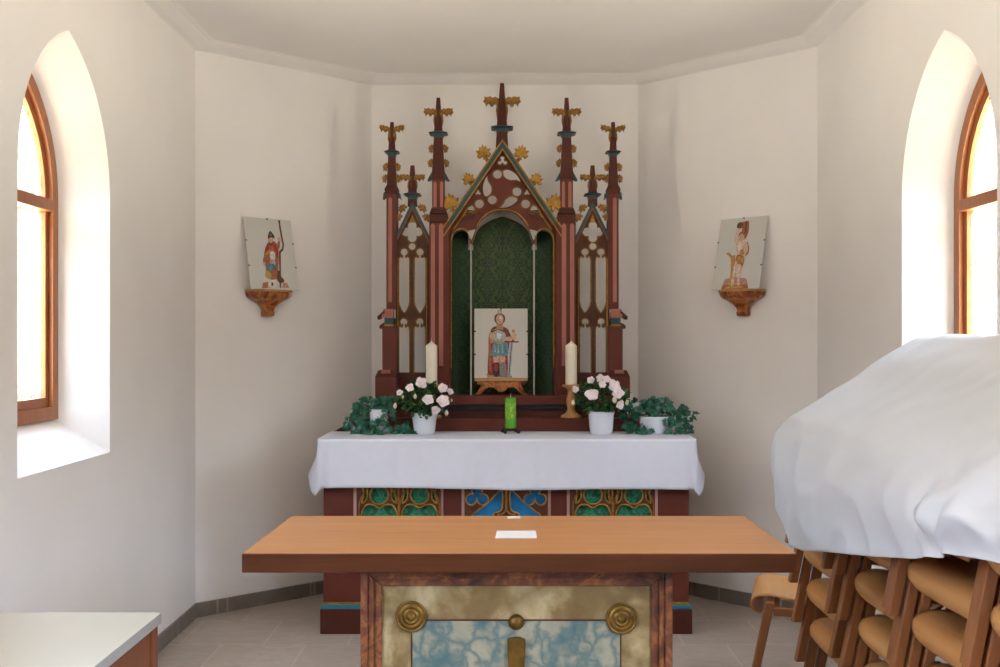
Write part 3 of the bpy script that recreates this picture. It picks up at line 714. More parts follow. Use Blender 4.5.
    for ss in (-1, 1):
        f = (lambda x: x) if ss < 0 else (lambda x: 824.6 - x)
        k = 1.95; sl = lambda x, t: 238 - (x - 395.2) * (238 - 203) / (412.3 - 395.2) + t * k
        for nm, t0, t1, d0, mt in (('small_gable_moulding', -.9, 4.4, DR - .014, 'red'), ('small_gable_teal_band', -.8, 2.3, DR - .020, 'slate'), ('small_gable_gilt_line', 2.4, 3.1, DR - .018, 'gildbrown')):
            plate(nm, [poly_m(s, [(f(395.2), sl(395.2, t0)), (412.3, sl(412.3, t0)), (412.3, sl(412.3, t1)), (f(395.2), sl(395.2, t1))])], d0, .04 if 'moulding' in nm else .007, mt, ret)
        for cx_, cy_ in ((400.2, 216.5), (404.6, 207)):
            px = mx(s, f(cx_)); an = (-1 if px < mx(s, 412.3) else 1) * .75
            plate('crocket', [leaf2d(px, cy_ + 3.5, 8, an, 1.15)], DR - .008, .02, 'gildbrown', ret, .002)
    plate('small_gable_trefoil', [poly_m(s, [(409, 222.4), (412.3, 214.5), (415.6, 222.4)])], DR + .001, .004, 'gold', ret)
# ================================================================== linen on the rear altar
def fold_noise(p, s): return noise.noise(Vector(p) * s)
ZT = 1.0065
def make_cloth():
    x0, x1, y0, y1 = W(318, 0, 5.15).x, W(696, 0, 5.15).x, 5.155, 5.57
    # perimeter path: back left -> front left corner -> front right corner -> back right
    path = []; r = .012
    n = 14
    for k in range(n): path.append((x0, y1 + (y0 + r - y1) * k / n, -1, 0, 'L', k / n))
    for k in range(9):
        a = PI + (PI / 2) * k / 8; path.append((x0 + r + r * math.cos(a), y0 + r + r * math.sin(a), math.cos(a), math.sin(a), 'CL', k / 8))
    m = 110
    for k in range(1, m): path.append((x0 + r + (x1 - x0 - 2 * r) * k / m, y0, 0, -1, 'F', k / m))
    for k in range(9):
        a = 1.5 * PI + (PI / 2) * k / 8; path.append((x1 - r + r * math.cos(a), y0 + r + r * math.sin(a), math.cos(a), math.sin(a), 'CR', k / 8))
    for k in range(1, n + 1): path.append((x1, y0 + r + (y1 - y0 - r) * k / n, 1, 0, 'R', k / n))
    mb = MB(); mb.smooth = True; rows = []
    nv = 16
    for px, py, nx, ny, seg, tt in path:
        col = []
        corner = 1 if seg in ('CL', 'CR') else 0
        cm = math.sin(tt * PI) if corner else 0
        d_edge = min(px - x0, x1 - px) if seg == 'F' else 0
        near = math.exp(-d_edge / .035) if seg == 'F' else 1
        for j in range(nv + 1):
            v = j / nv
            drop = .252
            if seg == 'F': drop = .250 + .012 * math.exp(-d_edge / .05) * 0 + .004 * math.sin(px * 5 + 1) + .006 * (px / 1.0)
            w_ = {'L': tt, 'R': 1 - tt}.get(seg, 1)          # 0 at the back, 1 at the front corner
            if corner: k_ = tt if seg == 'CL' else 1 - tt; drop = .290 - .038 * k_
            if seg in 'LR': drop = .232 + .058 * w_ ** 1.5
            out = 0
            if seg == 'F': out = .004 + .010 * v * (1 + fold_noise((px, 0, 3.1), 4.0)) + v * .012 * fold_noise((px, v * .12, 0), 9) + sum(.0035 * math.exp(-abs(px - cx0) / .010) for cx0 in (-.165, .565, -.52, .21)) * min(1, v * 6) + .006 * v * math.sin(px * 9 + 2 * math.sin(px * 4)) - .030 * v * math.exp(-((d_edge - .022) / .014) ** 2)
            elif corner: out = .004 + .012 * v * (1 - (tt if seg == 'CL' else 1 - tt))
            else: out = .004 + v ** .75 * (.014 + .112 * (1 - w_) ** .70)
            z = ZT - .0 - drop * v + (.003 * math.cos(min(v * 14, PI)) if v < .3 else -.003)
            ox, oy = nx, ny
            if seg in 'LR': oy = 0
            col.append(mb.V((px + ox * out, py + oy * out, z)))
        rows.append(col)
    for A, B in zip(rows, rows[1:]):
        for j in range(nv): mb.P((A[j], A[j + 1], B[j + 1], B[j]))
    # top sheet
    tops = [r_[0] for r_ in rows]; mb.P(tops[::-1]); mb.sm[-1] = False
    # a few pressed crease lines are in the weave itself
    o = mb.build('altar_cloth', 'cloth', None, solid=.0025); return o
tag(make_cloth(), 'white linen cloth draped over the rear altar with hanging corners', 'altar cloth')

# ================================================================== free-standing mensa in front
mensa = thing('mensa_altar', 'front altar table with wooden slab on a marble-painted block with brass rosettes', 'altar table', (.05, 2.95, 0))
mb = MB(); mb.cur = 0
zf = .95; x0, x1 = -.690, .792
P = [(-.690, 2.67), (.792, 2.67), (.794, 3.24), (-.676, 3.24)]
mb.hexa([(x, y, .898) for x, y in P], [(x, y, .949) for x, y in P]); mb.m = [1] * len(mb.m)
o = mb.build('slab', ['oak', 'oakedge'], mensa, .003)
mb = MB(); mb.hexa([(x * .9975, 2.672 if y < 3 else 3.238, .9485) for x, y in P], [(x * .9975, 2.672 if y < 3 else 3.238, .9505) for x, y in P]); mb.build('slab_top', 'oak', mensa, .0008)
DM = 2.75
mb = MB(); a = W(364, 0, DM).x; b = W(669, 0, DM).x; mb.box((a, DM + .03, 0), (b, 3.17, .898)); mb.build('block', 'redmarble', mensa, .004)
def frame_board(name, x0, y0, x1, y1, w, d, t, mat, bev=.003):
    for nm, pts in ((name, [(x0, y0), (x0 + w, y0 + w), (x0 + w, y1 - w), (x0, y1)]), (name, [(x1 - w, y0 + w), (x1, y0), (x1, y1), (x1 - w, y1 - w)]), (name, [(x0, y0), (x1, y0), (x1 - w, y0 + w), (x0 + w, y0 + w)]), (name, [(x0 + w, y1 - w), (x1 - w, y1 - w), (x1, y1), (x0, y1)])):
        mb = MB(); lo = [W(px, py, DM) for px, py in pts]
        f = [mb.V((p.x, d, p.z)) for p in lo]; k = [mb.V((p.x, d + t, p.z)) for p in lo]
        mb.P(f); mb.P(k[::-1])
        for i in range(4): mb.P((f[i], k[i], k[(i + 1) % 4], f[(i + 1) % 4]))
        mb.build(nm, mat, mensa, bev)
YT, YBm = 566, 886
frame_board('frame_moulding', 361, YT, 672, YBm, 7.2, DM - .012, .05, 'redmarble')
frame_board('frame_moulding', 368, YT + 7, 665, YBm - 7, 6, DM - .004, .04, 'redmarble')
frame_board('frame_moulding', 373.5, YT + 12.5, 659.5, YBm - 12.5, 8, DM + .006, .03, 'redmarble')
mb = MB(); mb.pbox(379, 654, YT + 18, YBm - 18, DM + .016, DM + .032); mb.build('ochre_field', 'ochremarble', mensa)
mb = MB(); mb.pbox(411.7, 620.6, 620.5, 838, DM + .0148, DM + .0165); mb.build('blue_panel', 'bluemarble', mensa)
for q in ((411, 619.6, 621.3, 621), (411, 837.5, 621.3, 839), (411, 619.6, 412.2, 839), (620.1, 619.6, 621.3, 839)):
    mb = MB(); mb.pbox(q[0], q[2], q[1], q[3], DM + .013, DM + .017); mb.build('panel_line', 'darkred', mensa)
for cx_, cy_ in ((410.7, 617.8), (622, 619.8), (410.7, 840), (622, 840)):
    c = W(cx_, cy_, DM); c.y = DM + .015; R = 15.8 * DM / F; mb = MB(); mb.smooth = True
    mb.lathe(c, [(R * .98, 0), (R, .004), (R * .97, .008), (R * .90, .009), (R * .86, .006), (R * .80, .0055), (R * .76, .009), (R * .60, .0105), (R * .55, .008), (R * .50, .008), (R * .45, .013), (R * .35, .014), (R * .31, .011), (R * .25, .011), (R * .19, .016), (R * .10, .019), (0.0005, .0195)], 36, axis='y')
    ro = mb.build('rosette', 'brass', mensa)
def cross_arm(ang):
    base = [(-6.5, -20), (6.5, -20), (7.4, -45), (8.9, -90), (4, -92), (0, -92.4), (-4, -92), (-8.9, -90), (-7.4, -45)]
    c, s = math.cos(ang), math.sin(ang); return [(516.4 + x * c - y * s, 730 + x * s + y * c) for x, y in base]
for k in range(4):
    plate('cross_arm', [cross_arm(k * PI / 2)], DM + .003, .013, 'brass', mensa, .002)
    an = k * PI / 2; px, py = 516.4 + 106.5 * math.sin(an), 730 - 106.5 * math.cos(an); c = W(px, py, DM); c.y = DM + .016; R = 8 * DM / F
    mb = MB(); mb.smooth = True; mb.lathe(c, [(R, 0), (R, .003), (R * .94, .006), (R * .9, .009), (R * .7, .014), (R * .4, .0175), (.0004, .019)], 24, axis='y'); mb.build('boss', 'brass', mensa)
mb = MB(); c = W(516.4, 730, DM); c.y = DM + .016; mb.lathe(c, [(.062, 0), (.06, .008), (.045, .012), (.0004, .014)], 28, axis='y'); mb.build('cross_centre', 'brass', mensa)

def flat_card(name, label, quad, z, mat='paper'):
    mb = MB(); mb.hexa([(x, y, z) for x, y in quad], [(x, y, z + .0015) for x, y in quad]); return tag(mb.build(name, mat), label, 'card')
zc = .951
def on_top(px, py, z): d = (H - z) * F / (py - CY); p = W(px, py, d); return (p.x, p.y)
flat_card('paper_card', 'white paper card lying in the middle of the front altar slab', [on_top(495.2, 538.3, zc), on_top(536.8, 538.3, zc), on_top(535.8, 531.2, zc), on_top(497, 531.2, zc)], zc)
flat_card('paper_card', 'small white paper slip at the rear edge of the front altar slab', [on_top(507.5, 518.4, zc), on_top(520.5, 518.4, zc), on_top(520, 516.8, zc), on_top(508, 516.8, zc)], zc)

# ================================================================== candles
ZS = W(0, 418.8, 5.58).z                          # top of the candle step
def turned_holder(px, label):
    c = Vector((W(px, 0, 5.648).x, 5.648, ZS + .0005)); t_ = thing('candle_holder', label, 'candle holder', c, 'turned candle holders')
    u = 5.648 / F; mb = MB(); mb.smooth = True
    mb.lathe(c, [(.001, 0), (10.2 * u, 0), (10.4 * u, 1.5 * u), (9 * u, 3 * u), (6.5 * u, 4.2 * u), (4.6 * u, 6.5 * u), (3.7 * u, 9 * u), (4.3 * u, 12 * u), (5.3 * u, 15.5 * u), (5.1 * u, 18.5 * u), (4.0 * u, 22 * u), (3.4 * u, 26 * u), (4.4 * u, 28.5 * u), (5.4 * u, 29.6 * u)], 28)
    mb.build('turned_stem', 'turned', t_)
    mb = MB(); mb.smooth = True; mb.lathe(c, [(5.2 * u, 29.6 * u), (9.0 * u, 31 * u), (9.2 * u, 32.6 * u), (8.2 * u, 33.2 * u), (.001, 33.2 * u)], 28); mb.build('drip_dish', 'turned', t_)
    return c + Vector((0, 0, 33.2 * u))
def pillar_candle(c, label):
    u = 5.648 / F; c = c + Vector((0, 0, .0006)); t_ = thing('pillar_candle', label, 'candle', c, 'ivory pillar candles')
    mb = MB(); mb.smooth = True; h = 43 * u
    mb.lathe(c, [(.001, 0), (5.6 * u, 0), (5.75 * u, 1 * u), (5.85 * u, h * .5), (5.9 * u, h - 5 * u), (5.7 * u, h - 4.2 * u), (3.0 * u, h - 2.2 * u), (1.2 * u, h - .6 * u), (.5 * u, h + .6 * u), (.0003, h + .8 * u)], 28)
    mb.build('candle_body', 'wax', t_)
    mb = MB(); mb.tube([c + Vector((0, 0, h)), c + Vector((.0006, 0, h + 2.6 * u))], .0012, 6); mb.build('wick', 'wick', t_)
hl = turned_holder(431.5, 'turned wooden candle holder behind the left pot of pink azaleas')
pillar_candle(hl, 'ivory pillar candle behind the left azalea')
hr = turned_holder(571.2, 'turned wooden candle holder left of the right azalea pot')
pillar_candle(hr, 'ivory pillar candle on the visible holder left of the right azalea')

c = Vector((W(510.5, 0, 5.46).x, 5.46, ZT + .004)); u = 5.46 / F
gs = thing('candle_stand', 'small black iron candle stand with curled feet under the green candle', 'candle stand', c)
mb = MB(); mb.lathe(c, [(.001, 4.0 * u), (6.0 * u, 4.0 * u), (6.3 * u, 4.6 * u), (6.0 * u, 5.2 * u), (.001, 5.2 * u)], 20); mb.build('plate', 'black', gs)
for k in range(4):
    a_ = PI / 4 + k * PI / 2 + .2; dx, dy = math.cos(a_), math.sin(a_); mb = MB()
    prof_ = [(3.0, 4.2), (5.5, 4.0), (7.6, 2.6), (8.2, .9), (9.6, .45), (10.6, 1.0), (10.5, 2.0), (9.6, 2.2)]
    mb.tube([c + Vector((dx * r_ * u, dy * r_ * u, (z_ + .65) * u)) for r_, z_ in smooth(prof_, False, 3)], 1.05 * u, 6); mb.build('foot', 'black', gs)
c = c + Vector((0, 0, 5.2 * u + .0006)); gc = thing('green_candle', 'lime green pillar candle with yellow relief in the middle of the altar cloth', 'candle', c)
mb = MB(); mb.smooth = True; h = 30.2 * u
mb.lathe(c, [(.001, 0), (5.4 * u, 0), (5.6 * u, .6 * u), (5.6 * u, h - 1 * u), (5.2 * u, h), (4.2 * u, h - .5 * u), (.001, h - 1.2 * u)], 28); mb.build('candle_body', 'greenwaxplain', gc)
mb = MB(); mb.smooth = True
mb.grid(lambda i, j: c + Vector((5.72 * u * math.cos(PI + .25 + i * (PI - .5)), 5.72 * u * math.sin(PI + .25 + i * (PI - .5)), h * (.30 + .55 * j))), 16, 6); mb.build('relief', 'greenwax', gc)
mb = MB(); mb.tube([c + Vector((0, 0, h - 1.3 * u)), c + Vector((.001, 0, h + 4.2 * u))], .0024, 6); mb.build('wick', 'wick', gc)

# ================================================================== pot plants
def frame_to(n, up=Vector((0, 0, 1))):
    n = n.normalized(); x = up.cross(n)
    if x.length < .05: x = Vector((1, 0, 0))
    x.normalize(); y = n.cross(x); return x, y, n
def add_leaf(mb, p, direction, normal, L, wdt, shape):
    d = direction.normalized(); s = d.cross(normal)
    if s.length < .05: s = d.cross(Vector((1, .2, 0)))
    s.normalize(); n = s.cross(d)
    mid = [mb.V(p + d * (L * y) + n * (-.18 * L * y * y)) for y in (0, .33, .66, 1)]
    for sg in (-1, 1):
        e = [mb.V(p + d * (L * y) + s * (sg * wdt * x) + n * (.10 * wdt * x - .18 * L * y * y)) for x, y in shape]
        ids = [mid[0]] + e + [mid[3], mid[2], mid[1]]
        mb.P(ids if sg > 0 else ids[::-1])
OVAL = [(.55, .15), (.95, .42), (.85, .7), (.4, .92)]
IVY = [(.55, -.12), (.95, .08), (.62, .30), (1.05, .52), (.55, .58), (.30, .80)]
def blossom(center, facing, R, core=True):
    """open azalea flower: five ruffled petals"""
    mb = MB(); mb.smooth = True; x, y, n = frame_to(facing); a0 = random.random() * 6
    for ring, (rr, lift, cnt) in enumerate(((1.0, .0, 5), (.62, .22, 4))):
        for k in range(cnt):
            a = a0 + ring * .6 + 2 * PI * k / cnt; d = x * math.cos(a) + y * math.sin(a); s = n.cross(d); L = R * rr * random.uniform(.85, 1.15); tilt = random.uniform(-.15, .35)
            def pt(u_, v_):
                w = math.sin(PI * (.08 + .78 * v_)) ** .9 * .56 * L * (u_ * 2 - 1)
                ruff = .16 * L * math.sin(u_ * 11 + k * 2.3) * v_ * v_
                return center + d * (L * v_ * (1 - .12 * (u_ * 2 - 1) ** 2)) + s * w + n * (lift * R + .38 * L * v_ * (1 - .6 * v_) + ruff + .10 * L * k / cnt + tilt * L * v_ * v_)
            mb.grid(pt, 4, 4)
    return mb
def azalea(px0, pot_y0, pot_y1, pot_w0, pot_w1, d, fol, flowers, buds, label, potlabel_leaf):
    zb_ = ZT + .0035; c = Vector((W(px0, 0, d).x, d, zb_)); u = d / F; h = (pot_y1 - pot_y0) * u
    t_ = thing('potted_azalea', label, 'flower pot', c, 'azaleas on the altar cloth')
    mb = MB(); mb.smooth = True; r0, r1 = pot_w0 * u / 2, pot_w1 * u / 2
    mb.lathe(c, [(.001, 0), (r0 * .90, 0), (r0 * .95, .004), (r0 * 1.03, h * .14), (r0 * 1.08, h * .35), (r1 * .93, h * .80), (r1 * .99, h * .90), (r1, h), (r1 * .95, h), (r1 * .90, h * .9), (.001, h * .88)], 36)
    mb.build('pot', 'porcelain', t_)
    mb = MB(); mb.lathe(c, [(r1 * .89, h * .88), (r1 * .6, h * .92), (.001, h * .93)], 20); mb.build('soil', 'soil', t_)
    (fx, fy, rx, ry) = fol; fc = W(fx, fy, d); base = c + Vector((0, 0, h * .9))
    lf, lf2 = MB(), MB(); st = MB()
    for k in range(560):
        while True:
            q = Vector((random.uniform(-1, 1), random.uniform(-1, 1), random.uniform(-1, 1)))
            if .35 < q.length < 1: break
        rr = .78 + .34 * noise.noise(q.normalized() * 2.3 + Vector((px0, 0, 0)))
        q = q.normalized() * (q.length ** .4) * rr
        if q.z < -.72: q.z = -.72
        p = fc + Vector((q.x * rx * u, q.y * rx * u * .82, q.z * ry * u))
        out = (q + Vector((random.uniform(-.6, .6), random.uniform(-.6, .6), random.uniform(-.2, .6)))).normalized()
        nn = (q.normalized() + Vector((0, 0, .8))).normalized()
        add_leaf(lf2 if random.random() < .13 else lf, p, out, nn, random.uniform(.022, .036), random.uniform(.008, .012), OVAL)
    lf.build('foliage', 'leaf', t_); lf2.build('young_foliage', 'leaf2', t_)
    for k in range(14):
        a_ = 2 * PI * k / 14; e = fc + Vector((math.cos(a_) * rx * u * .7, math.sin(a_) * rx * u * .55, random.uniform(-.1, .5) * ry * u)); st.tube([base + Vector((math.cos(a_), math.sin(a_), 0)) * .02, (base + e) / 2 + Vector((0, 0, .012)), e], .0022, 5)
    st.build('stems', 'stem', t_)['kind'] = 'stuff'
    for x, y, r_ in flowers:
        dx, dy = (x - fx) / rx, (y - fy) / ry; k = max(.08, 1 - dx * dx - dy * dy) ** .5; p = W(x, y, d); p.y = d - k * rx * u * .80 - .012
        p.x *= p.y / d; p.z = H + (p.z - H) * p.y / d
        f = Vector((dx * .55, -1, -dy * .5 + .25)); mb = blossom(p, f, r_ * u * .98); fl = mb.build('blossom', 'petal', t_)
        mb = MB(); n_ = f.normalized(); mb.tube([p + n_ * .004, p + n_ * (.010 + .3 * r_ * u)], [.0025, .0008], 5); mb.build('stamen', 'petalcore', fl)
    for x, y, r_ in buds:
        dx, dy = (x - fx) / rx, (y - fy) / ry; k = max(.05, 1 - dx * dx - dy * dy) ** .5; p = W(x, y, d); p.y = d - k * rx * u * .8 - .006
        R = r_ * u; mb = MB(); mb.smooth = True; mb.lathe(p, [(.0004, -R * 1.3), (R * .7, -R * .7), (R * .95, 0), (R * .6, R * .9), (.0004, R * 1.6)], 10); mb.build('flower_bud', 'bud', t_)
azalea(424.5, 414.5, 436.2, 20.5, 26.5, 5.43, (424, 399.5, 28, 19.5),
       [(409.7, 388, 4.4), (421, 384, 6.2), (428, 399.3, 6), (442.5, 388.5, 5.4), (450, 391.5, 3.6), (443, 400.6, 6.4), (435.6, 410, 4.6), (400, 393, 3.6)],
       [(395.8, 405.6, 2.2), (417, 395.4, 1.9), (446.8, 412.6, 2.2), (452, 400, 1.2), (404.5, 396, 1.3)],
       'pale pink azalea in a white pot, left of the green candle', 0)
azalea(601.2, 413.5, 436.6, 22, 27, 5.43, (602, 397.5, 30, 19.5),
       [(576, 389.8, 3.8), (591, 380.2, 4.6), (600.5, 379.2, 4.8), (606.5, 380, 4.6), (602.7, 385.2, 4), (592, 394.8, 6.4), (614, 387, 6.6), (617, 392.8, 6.2), (620, 404.6, 4.4)],
       [(611.8, 398.6, 2.6), (630.5, 397, 1.4), (625, 402, 1.9), (572.8, 402.4, 2.2)],
       'pale pink azalea in a white pot, right of the green candle', 0)
def ivy(px0, d, pot_y0, pot_w, lumps, label):
    zb_ = ZT + .0035; c = Vector((W(px0, 0, d).x, d, zb_)); u = d / F; h = W(0, pot_y0, d).z - zb_
    t_ = thing('potted_ivy', label, 'ivy plant', c, 'ivy pots on the altar cloth')
    mb = MB(); mb.smooth = True; r1 = pot_w * u / 2
    mb.lathe(c, [(.001, 0), (r1 * .72, 0), (r1 * .80, .005), (r1 * .96, h * .6), (r1 * .98, h * .9), (r1, h), (r1 * .94, h), (r1 * .88, h * .9), (.001, h * .86)], 32); mb.build('pot', 'porcelain', t_)
    lf, st = MB(), MB(); top = c + Vector((0, 0, h * .9))
    for lx, ly, rx, ry, cnt, dd in lumps:
        ctr = W(lx, ly, d); ctr.y += dd
        for k in range(int(cnt * 1.35)):
            a_ = random.uniform(0, 2 * PI); r_ = math.sqrt(random.random())
            p = ctr + Vector((math.cos(a_) * r_ * rx * u, random.uniform(-1, 1) * min(rx, 10) * u * .7, math.sin(a_) * r_ * ry * u))
            p.z = max(p.z, zb_ + .012)
            dr = Vector((math.cos(a_) + random.uniform(-.5, .5), random.uniform(-.7, .2), math.sin(a_) * .6 - .45)); nn = Vector((random.uniform(-.6, .6), -1, random.uniform(.1, 1.1)))
            add_leaf(lf, p, dr, nn, random.uniform(.024, .042), random.uniform(.012, .020), IVY)
        a = ctr.copy(); mid = (top + a) / 2 + Vector((0, -.01, .02)); a.z = max(a.z, zb_ + .01); mid.z = max(mid.z, zb_ + .01)
        st.tube([top, mid, a], .0018, 5)
    for i_, v in enumerate(lf.v):
        if v.z < zb_ + .002: v.z = zb_ + .002 + random.random() * .003
    lf.build('foliage', 'ivy', t_); st.build('stems', 'stem', t_)['kind'] = 'stuff'
ivy(379, 5.46, 409, 19, [(370, 405, 14, 6.5, 30, 0), (383, 404, 10, 5, 22, 0), (362, 413, 9, 8, 20, -.02), (358, 425, 9, 6, 18, -.04), (370, 427, 9, 7, 24, -.05), (379, 424, 6, 9, 10, -.07), (389, 412, 3.5, 9, 9, -.05), (377, 434, 6, 3, 9, -.09), (394, 429, 6, 4, 12, -.05), (403, 428.5, 6, 4, 10, -.04), (411, 431.5, 5, 3.5, 9, -.05), (350, 420, 4, 3, 5, -.02), (386, 399.5, 10, 3, 12, .02)],
    'trailing dark green ivy in a white pot at the left end of the altar')
ivy(654, 5.46, 416, 30, [(652, 404, 12, 6, 28, 0), (645, 411, 10, 8, 22, -.02), (660, 413, 9, 9, 26, -.04), (634, 408, 7, 8, 16, .02), (629, 420, 5, 10, 16, .01), (643, 431, 6, 5, 11, -.07), (675, 408, 7, 6, 18, -.02), (674, 419, 7, 7, 14, -.03), (683, 424, 6, 6, 13, -.03), (672, 432, 6, 3.5, 8, -.08), (684, 432, 5, 3.5, 8, -.05), (690, 415, 3.5, 4, 5, -.02), (660, 399.5, 8, 3, 10, 0), (634, 430, 4, 5, 8, -.05)],
    'trailing dark green ivy in a white pot at the right end of the altar')
# ================================================================== printed pictures of statues on boards
def picture(name, label, origin, right, up, w, h, mat, shapes, clips, src, group=None):
    """thin board standing at origin (bottom centre); shapes are print colours laid on it. src = the board's corners in the drawing frame"""
    right, up = Vector(right).normalized(), Vector(up).normalized(); n = right.cross(up).normalized()   # n points to the viewer's side when right x up does
    if n.y > 0: n = -n
    o = Vector(origin); t_ = thing(name, label, 'picture', o, group)
    mb = MB(); q = [(-w / 2, 0), (w / 2, 0), (w / 2, h), (-w / 2, h)]
    mb.hexa([o + right * a + up * b - n * .004 for a, b in q], [o + right * a + up * b for a, b in q]); mb.build('board', mat, t_, .0008)
    names = []
    for s_ in shapes:
        if s_[0] not in names: names.append(s_[0])
    mb = MB(); (TL, TR, BR_, BL_) = [Vector((*p, 0)) for p in src]
    def inv(x, y):                       # drawing frame -> board (inverse bilinear by iteration)
        u_, v_ = .5, .5
        for _ in range(12):
            p = TL * (1 - u_) * (1 - v_) + TR * u_ * (1 - v_) + BR_ * u_ * v_ + BL_ * (1 - u_) * v_
            du = (TR - TL) * (1 - v_) + (BR_ - BL_) * v_; dv = (BL_ - TL) * (1 - u_) + (BR_ - TR) * u_
            ex, ey = x - p.x, y - p.y; det = du.x * dv.y - du.y * dv.x
            u_ += (ex * dv.y - ey * dv.x) / det; v_ += (du.x * ey - du.y * ex) / det
        return u_, v_
    for li, s_ in enumerate(shapes):
        mb.cur = names.index(s_[0]); pts = s_[1] if len(s_) > 2 else smooth(s_[1], True, 3)
        ids = []
        for x, y in pts:
            a, b = inv(x, y); ids.append(mb.V(o + right * ((a - .5) * w) + up * ((1 - b) * h) + n * (.0004 + .00006 * li)))
        mb.P(ids)
    me = bpy.data.meshes.new('printed_figure'); me.from_pydata([tuple(v) for v in mb.v], [], mb.f)
    for k in names: me.materials.append(M[k])
    for p, mi in zip(me.polygons, mb.m): p.material_index = mi
    po = bpy.data.objects.new('printed_figure', me); COL.objects.link(po); adopt(po, t_)
    for a, b in clips:
        e = o + right * ((a - .5) * w) + up * (b * h); mb = MB(); s = .006
        dirr = right * (1 if a > .5 else -1) if 0.02 > min(a, 1 - a) else up
        mb.hexa([e - dirr * .008 + n * .0006 - dirr.cross(n) * .004, e + dirr * .001 + n * .0006 - dirr.cross(n) * .004, e + dirr * .001 + n * .0006 + dirr.cross(n) * .004, e - dirr * .008 + n * .0006 + dirr.cross(n) * .004],
                [e - dirr * .008 + n * .002 - dirr.cross(n) * .004, e + dirr * .001 + n * .002 - dirr.cross(n) * .004, e + dirr * .001 + n * .002 + dirr.cross(n) * .004, e - dirr * .008 + n * .002 + dirr.cross(n) * .004]); mb.build('clip', 'black', t_)
    return t_
def C(x, y, rx, ry=None, n=14): return [(x + rx * math.cos(2 * PI * k / n), y + (ry or rx) * math.sin(2 * PI * k / n)) for k in range(n)]

knight = [
 ('p_grey', [(166, 482), (163, 458), (200, 448), (300, 452), (316, 482)], 1), ('p_pinkstone', [(170, 478), (172, 460), (200, 452), (205, 478)], 1),
 ('p_red', [(170, 462), (168, 400), (172, 320), (172, 250), (182, 205), (215, 178), (255, 175), (292, 195), (300, 250), (296, 300), (288, 350), (286, 470), (230, 474), (200, 470)]),
 ('p_rust', [(176, 420), (172, 330), (178, 260), (186, 300), (190, 400), (188, 450)]),
 ('p_skin', [(205, 352), (270, 352), (268, 398), (240, 402), (206, 398)]), ('p_tan', [(236, 352), (244, 352), (244, 400), (236, 400)], 1),
 ('p_dark', [(202, 396), (238, 398), (236, 470), (206, 472), (198, 430)]), ('p_grey', [(240, 398), (274, 396), (282, 440), (278, 474), (246, 472)]), ('p_red', [(207, 402), (230, 402), (228, 440), (210, 445)]),
 ('p_teal', [(184, 348), (196, 300), (206, 262), (240, 256), (280, 262), (290, 310), (290, 346), (262, 356), (236, 350), (210, 358)]),
 ('p_steel', [(206, 330), (210, 275), (218, 330)], 1), ('p_steel', [(226, 336), (230, 275), (238, 336)], 1), ('p_steel', [(252, 336), (252, 275), (262, 338)], 1), ('p_blue', [(270, 336), (266, 280), (284, 336)], 1),
 ('p_steel', [(204, 205), (236, 192), (268, 202), (276, 240), (272, 266), (240, 274), (210, 266), (200, 236)]), ('p_white', [(220, 222), (236, 214), (250, 222), (246, 244), (226, 246)]), ('p_gold', [(208, 262), (240, 268), (274, 260), (274, 270), (240, 278), (208, 271)]),
 ('p_skin', [(180, 215), (196, 200), (208, 215), (204, 252), (196, 275), (182, 272), (178, 244)]), ('p_tan', [(180, 250), (196, 252), (194, 276), (182, 274)]),
 ('p_brown', [(184, 200), (205, 176), (250, 176), (290, 200), (306, 230), (296, 240), (268, 212), (228, 196), (196, 212)]), ('p_gold', [(192, 200), (230, 184), (262, 196), (230, 192)]),
 ('p_skin', [(274, 240), (300, 236), (322, 240), (324, 258), (300, 266), (276, 262)]), ('p_tan', [(222, 150), (256, 150), (262, 192), (218, 192)], 1), ('p_brown', C(239, 128, 33, 36)), ('p_skin', C(239, 132, 23, 29)), ('p_sheen', C(244, 126, 9, 14)), ('p_dark', C(230, 130, 3.4, 2.2)), ('p_dark', C(248, 130, 3.4, 2.2)), ('p_red', C(239, 148, 6, 2)), ('p_tan', [(237, 130), (241, 130), (243, 141), (236, 141)], 1),
 ('p_tan', [(206, 112), (222, 98), (240, 94), (258, 98), (271, 112), (256, 104), (239, 101), (222, 104)]), ('p_grey', [(232, 96), (226, 84), (238, 76), (252, 84), (246, 96), (245, 86), (238, 82), (232, 86)]),
 ('p_steel', [(302, 266), (322, 266), (304, 470), (294, 482), (286, 470)], 1), ('p_dark', [(311, 268), (315, 268), (297, 474), (293, 474)], 1), ('p_brown', [(268, 262), (354, 264), (354, 272), (268, 272)], 1),
 ('p_brown', [(312, 266), (314, 222), (326, 222), (326, 266)], 1), ('p_skin', C(322, 236, 17, 20)), ('p_pale', C(318, 230, 8, 9)), ('p_tan', C(322, 203, 10, 11)),
]
zl = W(0, 395.8, 5.68).z + .0008                           # top of the niche ledge
dk = 5.80; ub = dk / F
xk = W(501, 0, dk).x
st = thing('picture_stand', 'small scalloped wooden bench holding the knight picture in the niche', 'stand', (xk, 5.81, zl))
pyp = 340 + (H - zl) * F / dk
a_ = [(475.5, pyp), (478, pyp - 3), (481.5, pyp - 9.5), (481.8, pyp - 13.4), (520.6, pyp - 13.4), (521, pyp - 9.5), (524.2, pyp - 3), (527, pyp), (521.5, pyp - .4), (518.5, pyp - 4), (514, pyp - 7.6), (509, pyp - 7.2), (505, pyp - 4.2), (501.3, pyp - 2.4), (497.5, pyp - 4.2), (493.5, pyp - 7.2), (488.5, pyp - 7.6), (484, pyp - 4), (481, pyp - .4)]
for dd in (dk - .03, dk + .05): plate('scalloped_apron', [[(CX + (x - CX) * dk / dd, CY + (y - CY) * dk / dd) for x, y in a_]], dd, .014, 'console', st, .001)
